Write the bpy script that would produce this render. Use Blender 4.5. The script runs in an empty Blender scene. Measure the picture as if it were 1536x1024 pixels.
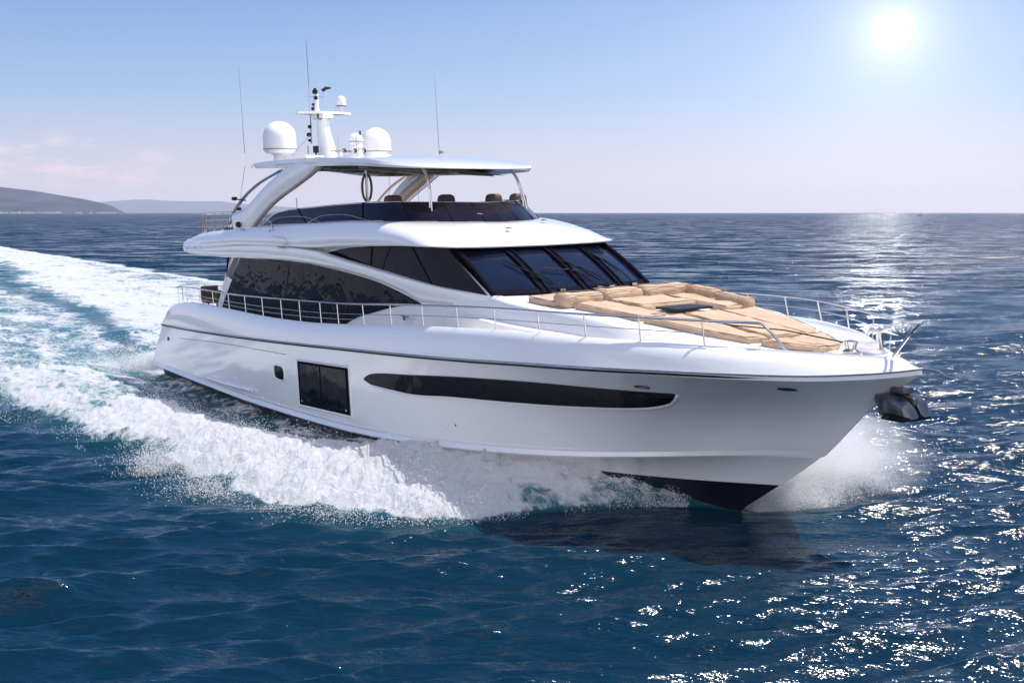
import bpy, bmesh, math, random
import numpy as np
from mathutils import Matrix, Vector
random.seed(4); rng = np.random.default_rng(7)
scene = bpy.context.scene
R = math.radians

# ------------------------------------------------------------------ camera
cam = bpy.data.cameras.new("camera"); camo = bpy.data.objects.new("camera", cam)
scene.collection.objects.link(camo); scene.camera = camo
cam.sensor_width = 36.0; cam.lens = 1664.3 / 1536 * 36.0
cam.clip_start = 0.2; cam.clip_end = 60000
camo.location = (0, 0, 5.4); camo.rotation_euler = (R(90 - 6.615), 0, 0)

# ------------------------------------------------------------------ light and sky
SUN_EL, SUN_AZ = 62.0, 80.0            # azimuth measured from +Y towards +X
def N(nt, kind, **k):
    n = nt.nodes.new(kind)
    for a, v in k.items(): setattr(n, a, v)
    return n
def ramp(nt, stops, interp='LINEAR'):
    n = nt.nodes.new('ShaderNodeValToRGB'); e = n.color_ramp.elements; n.color_ramp.interpolation = interp
    while len(e) > 1: e.remove(e[-1])
    e[0].position = stops[0][0]; c = stops[0][1]; e[0].color = (*c, 1) if len(c) == 3 else c
    for p, c in stops[1:]:
        q = e.new(p); q.color = (*c, 1)
    return n
def math_(nt, op, a, b=None, c=None, clamp=False):
    n = nt.nodes.new('ShaderNodeMath'); n.operation = op; n.use_clamp = clamp
    for i, v in enumerate((a, b, c)):
        if v is None: continue
        if isinstance(v, (int, float)): n.inputs[i].default_value = v
        else: nt.links.new(v, n.inputs[i])
    return n.outputs[0]
def mixc(nt, fac, a, b, blend='MIX'):
    n = nt.nodes.new('ShaderNodeMix'); n.data_type = 'RGBA'; n.blend_type = blend
    for i, v in ((0, fac), (6, a), (7, b)):
        if isinstance(v, (int, float)): n.inputs[i].default_value = v
        elif isinstance(v, tuple): n.inputs[i].default_value = (*v, 1)
        else: nt.links.new(v, n.inputs[i])
    return n.outputs[2]

world = bpy.data.worlds.new("World"); scene.world = world; world.use_nodes = True
nt = world.node_tree; nt.nodes.clear(); L = nt.links
wout = N(nt, 'ShaderNodeOutputWorld'); bg = N(nt, 'ShaderNodeBackground'); L.new(bg.outputs[0], wout.inputs[0])
sky = N(nt, 'ShaderNodeTexSky', sky_type='NISHITA', sun_disc=False, sun_elevation=R(SUN_EL), sun_rotation=R(SUN_AZ),
        air_density=1.0, dust_density=0.6, ozone_density=1.5)
tc = N(nt, 'ShaderNodeTexCoord'); sep = N(nt, 'ShaderNodeSeparateXYZ'); L.new(tc.outputs['Generated'], sep.inputs[0])
# clear-air gradient: pale pink haze on the horizon going up to blue (only the lowest 11 degrees are in frame)
gr = ramp(nt, [(0.0, (0.62, 0.55, 0.585)), (0.035, (0.49, 0.46, 0.56)), (0.10, (0.24, 0.365, 0.60)), (0.19, (0.115, 0.235, 0.53)),
               (0.40, (0.055, 0.155, 0.46)), (1.0, (0.08, 0.18, 0.45))])
zz = math_(nt, 'MAXIMUM', sep.outputs[2], 0.0); L.new(zz, gr.inputs[0])
nis = mixc(nt, 1.0, sky.outputs[0], (0.10, 0.10, 0.10), 'MULTIPLY')
base = mixc(nt, 0.22, gr.outputs[0], nis)
# angular distance from the visible sun
sd = Vector((0.3142, 0.9375, 0.1495)).normalized()
dot = N(nt, 'ShaderNodeVectorMath', operation='DOT_PRODUCT'); L.new(tc.outputs['Generated'], dot.inputs[0]); dot.inputs[1].default_value = sd
ang = math_(nt, 'ARCCOSINE', math_(nt, 'MINIMUM', dot.outputs['Value'], 0.999999))
def gauss(sig, amp):
    q = math_(nt, 'DIVIDE', ang, sig); q = math_(nt, 'MULTIPLY', q, q)
    return math_(nt, 'MULTIPLY', math_(nt, 'EXPONENT', math_(nt, 'MULTIPLY', q, -1.0)), amp)
def expo(sig, amp):
    q = math_(nt, 'DIVIDE', ang, -sig)
    return math_(nt, 'MULTIPLY', math_(nt, 'EXPONENT', q), amp)
core = math_(nt, 'ADD', gauss(0.0056, 480.0), gauss(0.030, 0.16))
wide = math_(nt, 'ADD', expo(0.05, 0.24), expo(0.32, 0.19))
add = N(nt, 'ShaderNodeVectorMath', operation='SCALE'); add.inputs[0].default_value = (1.0, 0.97, 0.93); L.new(core, add.inputs['Scale'])
add2 = N(nt, 'ShaderNodeVectorMath', operation='SCALE'); add2.inputs[0].default_value = (1.0, 0.97, 0.98); L.new(wide, add2.inputs['Scale'])
# low pink cumulus far off on the left
mp = N(nt, 'ShaderNodeMapping'); mp.inputs['Scale'].default_value = (11, 11, 42); L.new(tc.outputs['Generated'], mp.inputs[0])
cn = N(nt, 'ShaderNodeTexNoise'); cn.inputs['Scale'].default_value = 1.0; cn.inputs['Detail'].default_value = 7; cn.inputs['Roughness'].default_value = 0.62
L.new(mp.outputs[0], cn.inputs['Vector'])
cm = ramp(nt, [(0.50, (0, 0, 0)), (0.66, (1, 1, 1))]); L.new(cn.outputs[0], cm.inputs[0])
band = ramp(nt, [(0.015, (0, 0, 0)), (0.035, (1, 1, 1)), (0.052, (0.9, 0.9, 0.9)), (0.075, (0, 0, 0))]); L.new(sep.outputs[2], band.inputs[0])
side = ramp(nt, [(0.0, (1, 1, 1)), (0.12, (0, 0, 0))]); L.new(math_(nt, 'ADD', sep.outputs[0], 0.36), side.inputs[0])
cfac = math_(nt, 'MULTIPLY', math_(nt, 'MULTIPLY', cm.outputs[0], band.outputs[0]), side.outputs[0])
cfac = math_(nt, 'MULTIPLY', cfac, 0.9)
base2 = mixc(nt, cfac, base, (0.86, 0.64, 0.68))
# unseen broken cloud bank, added behind the viewer to light the boat's shaded side
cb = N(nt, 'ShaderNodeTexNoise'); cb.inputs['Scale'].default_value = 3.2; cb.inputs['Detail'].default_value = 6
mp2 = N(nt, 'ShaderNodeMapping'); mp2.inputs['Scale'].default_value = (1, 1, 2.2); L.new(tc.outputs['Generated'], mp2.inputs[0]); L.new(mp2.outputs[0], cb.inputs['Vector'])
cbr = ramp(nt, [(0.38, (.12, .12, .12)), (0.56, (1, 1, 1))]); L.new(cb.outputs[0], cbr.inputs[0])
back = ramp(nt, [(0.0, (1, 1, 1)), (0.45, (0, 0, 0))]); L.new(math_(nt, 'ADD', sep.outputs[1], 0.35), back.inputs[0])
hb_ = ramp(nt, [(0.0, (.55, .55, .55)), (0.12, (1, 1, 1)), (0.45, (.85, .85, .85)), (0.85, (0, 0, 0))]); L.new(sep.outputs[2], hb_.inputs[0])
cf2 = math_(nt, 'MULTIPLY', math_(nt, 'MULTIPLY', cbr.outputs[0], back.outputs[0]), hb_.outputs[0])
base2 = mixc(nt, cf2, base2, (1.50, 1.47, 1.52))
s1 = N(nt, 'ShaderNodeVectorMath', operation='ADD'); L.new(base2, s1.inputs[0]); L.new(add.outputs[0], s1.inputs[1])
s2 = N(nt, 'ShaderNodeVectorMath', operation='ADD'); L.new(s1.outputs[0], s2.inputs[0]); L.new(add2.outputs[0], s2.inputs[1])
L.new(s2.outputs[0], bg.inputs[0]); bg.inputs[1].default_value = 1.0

sun = bpy.data.lights.new("sun", 'SUN'); sun.energy = 4.6; sun.angle = R(0.5); sun.color = (1.0, 0.95, 0.88)
suno = bpy.data.objects.new("sun", sun); scene.collection.objects.link(suno)
e_, a_ = R(SUN_EL), R(SUN_AZ)
sdir = Vector((math.sin(a_) * math.cos(e_), math.cos(a_) * math.cos(e_), math.sin(e_)))
suno.rotation_euler = sdir.to_track_quat('Z', 'Y').to_euler(); suno.location = (40, 60, 60)

scene.view_settings.view_transform = 'Standard'; scene.view_settings.look = 'None'
scene.view_settings.exposure = 0.45; scene.view_settings.gamma = 1.0
scene.cycles.max_bounces = 8; scene.cycles.volume_bounces = 3; scene.cycles.use_denoising = True
try: scene.cycles.sample_clamp_indirect = 6.0
except Exception: pass

# ------------------------------------------------------------------ ship frame: x forward, y to starboard, z up
Q0 = np.array([4.1407, 19.659, 0.0])
FX = np.array([0.5658, -0.8245, -0.0059]); FY = np.array([-0.8245, -0.5656, -0.0200]); FZ = np.array([-0.0132, -0.0162, 0.9998])
MW = Matrix(((FX[0], -FY[0], FZ[0], Q0[0]), (FX[1], -FY[1], FZ[1], Q0[1]), (FX[2], -FY[2], FZ[2], Q0[2]), (0, 0, 0, 1)))

# ------------------------------------------------------------------ materials
def pmat(name, col, rough=0.5, metal=0.0, coat=0.0, spec=None, bump=None, var=None, trans=None, ior=None):
    m = bpy.data.materials.new(name); m.use_nodes = True; t = m.node_tree; p = t.nodes['Principled BSDF']
    p.inputs['Base Color'].default_value = (*col, 1); p.inputs['Roughness'].default_value = rough
    p.inputs['Metallic'].default_value = metal; p.inputs['Coat Weight'].default_value = coat
    if coat: p.inputs['Coat Roughness'].default_value = 0.06
    if spec is not None: p.inputs['Specular IOR Level'].default_value = spec
    if ior: p.inputs['IOR'].default_value = ior
    if var or bump:
        tcn = N(t, 'ShaderNodeTexCoord')
    if var:
        sc, amt = var
        nn = N(t, 'ShaderNodeTexNoise'); nn.inputs['Scale'].default_value = sc; nn.inputs['Detail'].default_value = 5
        t.links.new(tcn.outputs['Object'], nn.inputs['Vector'])
        rp = ramp(t, [(0.3, tuple(c * (1 - amt) for c in col)), (0.7, tuple(min(1, c * (1 + amt)) for c in col))])
        t.links.new(nn.outputs[0], rp.inputs[0]); t.links.new(rp.outputs[0], p.inputs['Base Color'])
    if bump:
        sc, st, dist = bump
        nb = N(t, 'ShaderNodeTexNoise'); nb.inputs['Scale'].default_value = sc; nb.inputs['Detail'].default_value = 3
        t.links.new(tcn.outputs['Object'], nb.inputs['Vector'])
        b = N(t, 'ShaderNodeBump'); b.inputs['Strength'].default_value = st; b.inputs['Distance'].default_value = dist
        t.links.new(nb.outputs[0], b.inputs['Height']); t.links.new(b.outputs[0], p.inputs['Normal'])
    return m
M = dict(
    gel=pmat('white_gelcoat', (0.86, 0.85, 0.835), 0.20, coat=1.0, bump=(0.8, 0.22, 0.05), var=(0.35, 0.02)),
    deck=pmat('white_deck', (0.78, 0.77, 0.76), 0.5, bump=(220, 0.25, 0.002), var=(1.5, 0.03)),
    anti=pmat('dark_antifouling', (0.012, 0.010, 0.022), 0.35, var=(2.0, 0.2)),
    black=pmat('black_rubber', (0.010, 0.010, 0.012), 0.4, spec=0.25, var=(6, 0.2)),
    glass=pmat('tinted_glass', (0.004, 0.006, 0.010), 0.03, coat=0.0, ior=1.17, bump=(1.1, 0.6, 0.04), var=(2, 0.2)),
    sideglass=pmat('dark_blue_side_glass', (0.005, 0.008, 0.018), 0.04, ior=1.17, bump=(0.8, 0.4, 0.03), var=(2, 0.3)),
    screen=pmat('blue_tinted_glass', (0.006, 0.010, 0.026), 0.04, ior=1.38, bump=(0.8, 0.1, 0.02), var=(2, 0.3)),
    plum=pmat('smoked_plum_glass', (0.010, 0.007, 0.015), 0.05, ior=1.32, bump=(0.8, 0.1, 0.02), var=(1.2, 0.5)),
    frame=pmat('dark_frame', (0.008, 0.007, 0.014), 0.85, spec=0.04, var=(5, 0.15)),
    steel=pmat('polished_steel', (0.62, 0.58, 0.54), 0.16, metal=1.0, var=(9, 0.1)),
    tan=pmat('tan_cushion', (0.42, 0.29, 0.20), 0.85, bump=(4, 0.9, 0.06), var=(2.2, 0.16)),
    tanl=pmat('pale_tan_cushion', (0.48, 0.34, 0.235), 0.85, bump=(3.5, 0.9, 0.06), var=(2.2, 0.12)),
    piping=pmat('brown_piping', (0.26, 0.17, 0.11), 0.8, var=(8, 0.2)),
    brown=pmat('brown_leather', (0.11, 0.055, 0.035), 0.6, var=(5, 0.2)),
    louvre=pmat('grey_green_canvas', (0.20, 0.20, 0.15), 0.75, var=(3, 0.25)),
    anchor=pmat('dark_polished_steel', (0.11, 0.115, 0.13), 0.22, metal=0.8, bump=(5, 0.4, 0.03), var=(4, 0.3)),
    dome=pmat('dome_white', (0.80, 0.79, 0.80), 0.35, coat=0.2, var=(1.5, 0.03)),
    teak=pmat('teak', (0.30, 0.18, 0.10), 0.7, bump=(30, 0.3, 0.01), var=(6, 0.25)),
    rope=pmat('grey_line', (0.28, 0.28, 0.30), 0.7, var=(9, 0.1)),
)

# ------------------------------------------------------------------ mesh helpers (ship frame input, y = starboard)
def tag(o, label=None, cat=None, group=None, kind=None):
    if label: o['label'] = label
    if cat: o['category'] = cat
    if group: o['group'] = group
    if kind: o['kind'] = kind
    return o
yacht = bpy.data.objects.new('motor_yacht', None); scene.collection.objects.link(yacht); yacht.matrix_world = MW
tag(yacht, 'large white flybridge motor yacht speeding across the open sea with its bow to the right', 'yacht')
def build(name, V, F, mat, parent=yacht, smooth=True, angle=35, top=False):
    V = np.asarray(V, float)
    V = V * np.array([1, -1, 1.0]); F = [tuple(reversed(f)) for f in F]
    off = V.mean(axis=0) if top else np.zeros(3)
    me = bpy.data.meshes.new(name); me.from_pydata((V - off).tolist(), [], F); me.update()
    me.materials.append(mat)
    if smooth:
        me.polygons.foreach_set('use_smooth', [True] * len(me.polygons))
        me.set_sharp_from_angle(angle=R(angle))
    o = bpy.data.objects.new(name, me); scene.collection.objects.link(o)
    if top:
        o.matrix_world = MW @ Matrix.Translation(Vector(off))
    else:
        o.parent = parent
        if parent is not None and parent.parent is not None: pass
    return o
class G:
    """collects vertices and faces"""
    def __init__(s): s.v = []; s.f = []
    def grid(s, P, closed_u=False, closed_v=False):
        P = np.asarray(P, float); m, n = P.shape[:2]; o = len(s.v)
        s.v += [tuple(p) for p in P.reshape(-1, 3)]
        for i in range(m if closed_u else m - 1):
            for j in range(n if closed_v else n - 1):
                a, b = i, (i + 1) % m; c, d = j, (j + 1) % n
                s.f.append((o + a * n + c, o + b * n + c, o + b * n + d, o + a * n + d))
        return s
    def mgrid(s, P):
        s.grid(P); Pm = np.array(P, float)[:, ::-1].copy(); Pm[..., 1] *= -1; s.grid(Pm); return s
    def tube(s, pts, r, seg=8, cap=True):
        pts = np.array(pts, float); n = len(pts); rr = np.full(n, r) if np.isscalar(r) else np.array(r)
        T = np.gradient(pts, axis=0); T /= np.linalg.norm(T, axis=1)[:, None] + 1e-12
        up = np.array([0, 0, 1.0]) if abs(T[0][2]) < .9 else np.array([0, 1.0, 0])
        rows = []
        u = np.cross(T[0], up); u /= np.linalg.norm(u)
        for i in range(n):
            u = u - T[i] * np.dot(u, T[i]); u /= np.linalg.norm(u); w = np.cross(T[i], u)
            rows.append([pts[i] + rr[i] * (math.cos(a) * u + math.sin(a) * w) for a in np.linspace(0, 2 * math.pi, seg, endpoint=False)])
        o = len(s.v); s.grid(rows, closed_v=True)
        if cap:
            s.f.append(tuple(o + j for j in range(seg))); s.f.append(tuple(o + (n - 1) * seg + j for j in reversed(range(seg))))
        return s
    def lathe(s, prof, c, seg=28, axis=(0, 0, 1)):
        ax = np.array(axis, float); ax /= np.linalg.norm(ax); t = np.array([1, 0, 0]) if abs(ax[0]) < .9 else np.array([0, 1, 0])
        u = np.cross(ax, t); u /= np.linalg.norm(u); w = np.cross(ax, u); c = np.array(c, float)
        rows = [[c + ax * z + r * (math.cos(a) * u + math.sin(a) * w) for a in np.linspace(0, 2 * math.pi, seg, endpoint=False)] for r, z in prof]
        return s.grid(rows, closed_v=True)
    def prism(s, poly, z0, z1):
        """poly: list of (x,y) -> solid between z0 and z1 (numbers or per-vertex lists)"""
        n = len(poly); o = len(s.v)
        z0 = [z0] * n if np.isscalar(z0) else z0; z1 = [z1] * n if np.isscalar(z1) else z1
        s.v += [(p[0], p[1], z) for p, z in zip(poly, z0)] + [(p[0], p[1], z) for p, z in zip(poly, z1)]
        s.f.append(tuple(o + i for i in reversed(range(n)))); s.f.append(tuple(o + n + i for i in range(n)))
        for i in range(n):
            j = (i + 1) % n; s.f.append((o + i, o + j, o + n + j, o + n + i))
        return s
    def box(s, c, d, rot=0.0):
        cx, cy, cz = c; dx, dy, dz = d[0] / 2, d[1] / 2, d[2] / 2; ca, sa = math.cos(rot), math.sin(rot)
        P = [(cx + x * ca - y * sa, cy + x * sa + y * ca) for x, y in ((-dx, -dy), (dx, -dy), (dx, dy), (-dx, dy))]
        return s.prism(P, cz - dz, cz + dz)
    def make(s, name, mat, **k): return build(name, s.v, s.f, mat, **k)
def bevel(o, w, seg=3, ang=30):
    m = o.modifiers.new('bevel', 'BEVEL'); m.width = w; m.segments = seg; m.limit_method = 'ANGLE'; m.angle_limit = R(ang)
    return o
def pch(xs, ys):
    """monotone cubic interpolation through the points"""
    xs = np.array(xs, float); ys = np.array(ys, float); o = np.argsort(xs); xs, ys = xs[o], ys[o]
    h = np.diff(xs); d = np.diff(ys) / h; m = np.zeros(len(xs))
    for i in range(1, len(xs) - 1):
        if d[i - 1] * d[i] > 0:
            w1, w2 = 2 * h[i] + h[i - 1], h[i] + 2 * h[i - 1]; m[i] = (w1 + w2) / (w1 / d[i - 1] + w2 / d[i])
    m[0], m[-1] = d[0], d[-1]
    def f(x):
        x = np.asarray(x, float); xc = np.clip(x, xs[0], xs[-1]); i = np.clip(np.searchsorted(xs, xc) - 1, 0, len(xs) - 2)
        t = (xc - xs[i]) / h[i]
        y = (2*t**3 - 3*t**2 + 1) * ys[i] + (t**3 - 2*t**2 + t) * h[i] * m[i] + (-2*t**3 + 3*t**2) * ys[i+1] + (t**3 - t**2) * h[i] * m[i+1]
        return y
    return f
def crv(pts, n, k=1):
    """smooth curve through 3D points"""
    p = np.array(pts, float); s = np.concatenate([[0], np.cumsum(np.linalg.norm(np.diff(p, axis=0), axis=1))])
    t = np.linspace(0, s[-1], n); return np.stack([pch(s, p[:, i])(t) for i in range(p.shape[1])], axis=1)
def local_y(P):
    """y of a lofted surface at (x, z): local plane through the nearest samples"""
    P = np.asarray(P).reshape(-1, 3)
    def f(x, z):
        d = (P[:, 0] - x) ** 2 + ((P[:, 2] - z) * 2) ** 2; i = np.argpartition(d, 9)[:9]
        A = np.c_[np.ones(9), P[i, 0] - x, P[i, 2] - z]
        c, *_ = np.linalg.lstsq(A, P[i, 1], rcond=1e-3); return c[0]
    return f
def patch(A, B, yf, off, na=40, nb=6, rowcurve=None):
    """grid between the (x,z) polylines A and B lying on y=yf(x,z), pushed out by off"""
    a = crv(np.array(A, float), na); b = crv(np.array(B, float), na); rows = []
    for v in np.linspace(0, 1, nb):
        r = a * (1 - v) + b * v; rows.append([(x, yf(x, z) + off, z) for x, z in r])
    return np.array(rows)

# ------------------------------------------------------------------ HULL
XT = 3.70; BM = 3.03
def aft(x): return np.where(x > -12, 1.0, 1 - .0007 * (x + 12) ** 2)
def y_rub(x): return BM * (1 - np.clip(1 - (XT - x) / 7.0, 0, 1) ** 2.3) * aft(x)
def y_gun(x): return 2.80 * (1 - np.clip(1 - (3.1 - x) / 6.6, 0, 1) ** 2.6) * aft(x)
def y_ch(x): return 2.93 * (1 - np.clip(1 - (2.05 - x) / 12.6, 0, 1) ** 2.1) * np.where(x > -12, 1.0, 1 - .00012 * (x + 12) ** 2) * (1 - .42 * np.exp(-np.maximum(2.05 - x, 0) / 1.7))
def y_bt(x): return 2.62 * (1 - np.clip(1 - (0.95 - x) / 13.6, 0, 1) ** 1.95)
z_rub = pch([-25.4, -20.5, -14.7, -10.5, -7.1, -4.4, -2.2, -.7, .5, 1.5, 2.35, 3.1, 3.45, 3.7], [1.37, 1.59, 1.90, 2.15, 2.36, 2.55, 2.72, 2.80, 2.85, 2.87, 2.89, 2.95, 3.0, 3.05])
z_gun = pch([-25.4, -25.0, -24.5, -23.8, -21.9, -18.9, -15.6, -12.9, -10.7, -9.3, -7.6, -5.4, -2.4, 0, 1.1, 2.04, 3.1], [1.62, 1.92, 2.08, 2.22, 2.36, 2.43, 2.46, 2.54, 2.67, 2.78, 2.92, 3.07, 3.23, 3.28, 3.27, 3.24, 3.17])
z_ch = pch([-25.9, -17.6, -11.6, -7.6, -5.3, -2.6, -.56, .94, 2.0], [.05, .08, .24, .46, .64, .90, 1.17, 1.38, 1.5])
z_bt = pch([-25.6, -16, -12.8, -10.5, -3.3, -1.1, .9], [-.20, -.12, -.04, .03, .39, .53, .70])
tt = np.concatenate([np.linspace(0, .8, 60, endpoint=False), 1 - .2 * (1 - np.linspace(0, 1, 50)) ** 1.6])
def curve(xs, xe, yf, zf, dy=0., dz=0., sh=0.):
    x = xs + (xe - xs) * tt; xq = x - sh
    y = np.maximum(yf(xq) + dy * np.minimum(1, (xe - x) / 3.0), 0); y[-1] = 0
    return np.stack([x, y, zf(xq) + dz], axis=1)
def blend(A, B, v, conc=0.0, xadd=0.0):
    P = A * (1 - v) + B * v
    bowf = np.clip((P[:, 0] + 9) / 9, 0, 1); P[:, 1] = np.maximum(P[:, 1] - conc * bowf * np.minimum(1, (P[-1, 0] - P[:, 0]) / 2), 0)
    P[:, 0] += xadd * tt ** 12; return P
cK = np.stack([-25.4 + (24.9) * tt, 0 * tt, -0.95 + .45 * tt ** 3], axis=1)
cB0 = curve(-25.5, .15, lambda x: y_bt(x + .8) * .93, lambda x: z_bt(x + .7), 0, -.55)
cB1 = curve(-25.6, .93, y_bt, z_bt)
cS0 = curve(-25.7, 1.42, lambda x: (y_bt(x - .35) + y_ch(x + .7)) / 2, lambda x: (z_bt(x - .4) + z_ch(x + .7)) / 2 - .05)
cC0 = curve(-25.9, 1.80, y_ch, z_ch, .03, -.14, -.15)
cC1 = curve(-25.9, 1.90, y_ch, z_ch, .07, -.10, -.12)
cC2 = curve(-25.9, 2.0, y_ch, z_ch, 0.0, 0.0)
cR = curve(-25.4, XT - .02, y_rub, z_rub, -.05, -.05)
top_pts = []
topside = [cC2] + [blend(cC2, cR, v, .30 * math.sin(math.pi * v), xa) for v, xa in ((.14, -.03), (.3, -.08), (.5, -.14), (.7, -.14), (.85, -.08), (.94, -.03))] + [cR]
hg = G(); hg.mgrid([cB1, cS0, cC0]); hg.mgrid([cC0, cC1]); hg.mgrid([cC1, cC2]); hg.mgrid(topside)
# transom
def trans(curves):
    s = [c[0] for c in curves]; return [[p, (p[0], -p[1], p[2])] for p in s]
hg.grid([[ (p[0],p[1]*k,p[2]) for k in (1,.6,.2,-.2,-.6,-1)] for p in [c[0] for c in [cB1, cS0, cC0, cC1] + topside]])
hull = hg.make('hull', M['gel'], angle=25)
ag = G(); ag.mgrid([cK, cB0, cB1]); ag.grid([[(p[0],p[1]*k,p[2]) for k in (1,0,-1)] for p in (cK[0], cB0[0], cB1[0])])
ag.make('antifouling', M['anti'], angle=40)
hull_y = local_y(np.array([topside[i] * (1 - v) + topside[i + 1] * v for i in range(len(topside) - 1) for v in (0, .25, .5, .75)]))

# bulwark: rub rail up to the gunwale, over it and down inside
cR2 = curve(-25.4, XT - .03, y_rub, z_rub, -.045, .05)
cR2 = curve(-25.4, XT - .03, y_rub, z_rub, -.04, .03)
cG = curve(-25.35, 3.10, y_gun, z_gun)
cGm = blend(cR2, cG, .5); bulge = np.clip((cGm[:, 0] - 0.5) / 2.5, 0, 1)
cGm[:, 1] += .04; cGm[:, 1] *= np.minimum(1, (cGm[-1, 0] - cGm[:, 0]) / .3 + 0); cGm[:, 2] += .0 + .02 * bulge; cGm[:, 0] += .06 * tt ** 12
cGq = blend(cR2, cG, .82); cGq[:, 1] += .03; cGq[-1, 1] = 0; cGq[:, 2] += .01; cGq[:, 0] += .03 * tt ** 12
cG2 = curve(-25.3, 3.03, y_gun, z_gun, -.05, .035)
cG3 = curve(-25.25, 2.93, y_gun, z_gun, -.15, .03)
cG4 = curve(-25.2, 2.87, y_gun, z_gun, -.19, -.02)
dk = lambda x: z_gun(x) - np.interp(x, [-25, -22, -10, 0, 2, 3.0], [.3, .45, .5, .42, .25, .16])
cG5 = curve(-25.2, 2.82, y_gun, dk, -.22, 0)
bg_ = G(); bg_.mgrid([cR, cR2]); bg_.mgrid([cR2, cGm, cGq, cG, cG2, cG3, cG4, cG5])
bg_.grid([[(p[0],p[1]*k,p[2]) for k in (1,.5,0,-.5,-1)] for p in [c[0] for c in (cR, cR2, cGm, cG, cG3, cG5)]])
bg_.make('bulwark', M['gel'], angle=30)
# deck sheet inside the bulwark
dg = G(); dg.grid([cG5, cG5 * [1, .5, 1] + [0, 0, .02], cG5 * [1, 0, 1] + [0, 0, .03], cG5 * [1, -.5, 1] + [0, 0, .02], cG5 * [1, -1, 1]])
dg.make('deck', M['deck'])
# rubbing strake: dark rubber with a steel cap
def rub(name, r, dy, dz, mat):
    x = -25.42 + (XT + .0 + 25.42) * tt
    P = np.stack([x, np.maximum(y_rub(x) + dy, 0), z_rub(x) + dz], axis=1); P[-1, 1] = 0; P[:, 0] += dy
    Pm = P[::-1].copy()[1:]; Pm[:, 1] *= -1
    g = G(); g.tube(np.vstack([P, Pm]), r, 6); return g.make(name, mat)
rub('rub_rail', .020, -.03, -.02, M['black']); rub('rub_rail_cap', .015, -.002, .035, M['steel'])
# styling lines on the topsides: thin grooves aft
g = G(); P = crv([(-22.9, 1.14), (-18.5, 1.44), (-13.5, 1.66)], 40); g.tube([(x, hull_y(x, z) + .002, z) for x, z in P], .010, 5)
g.make('styling_groove', M['rope'])
g = G(); P = crv([(-24.2, .10), (-17.6, .16), (-11.6, .33), (-7.6, .55), (-5.3, .73), (-2.6, .99)], 60); g.tube([(x, y_ch(x) + .02, z - .03) for x, z in P], .016, 5)
g.make('spray_moulding', M['gel'])
g = G(); P = crv([(-25.3, -.02), (-17.6, .03), (-11.6, .14), (-7.6, .32), (-5.3, .47)], 60)
g.tube([(x, float(y_ch(x)) - .02, z - .06) for x, z in P], .022, 5); g.make('chine_stripe', M['black'])
g = G(); P = crv([(-19.9, .22), (-18, .26), (-16, .35)], 12); g.tube([(x, float(y_ch(x)) + .06, z) for x, z in P], .05, 8); g.make('side_step', M['gel'])

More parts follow.
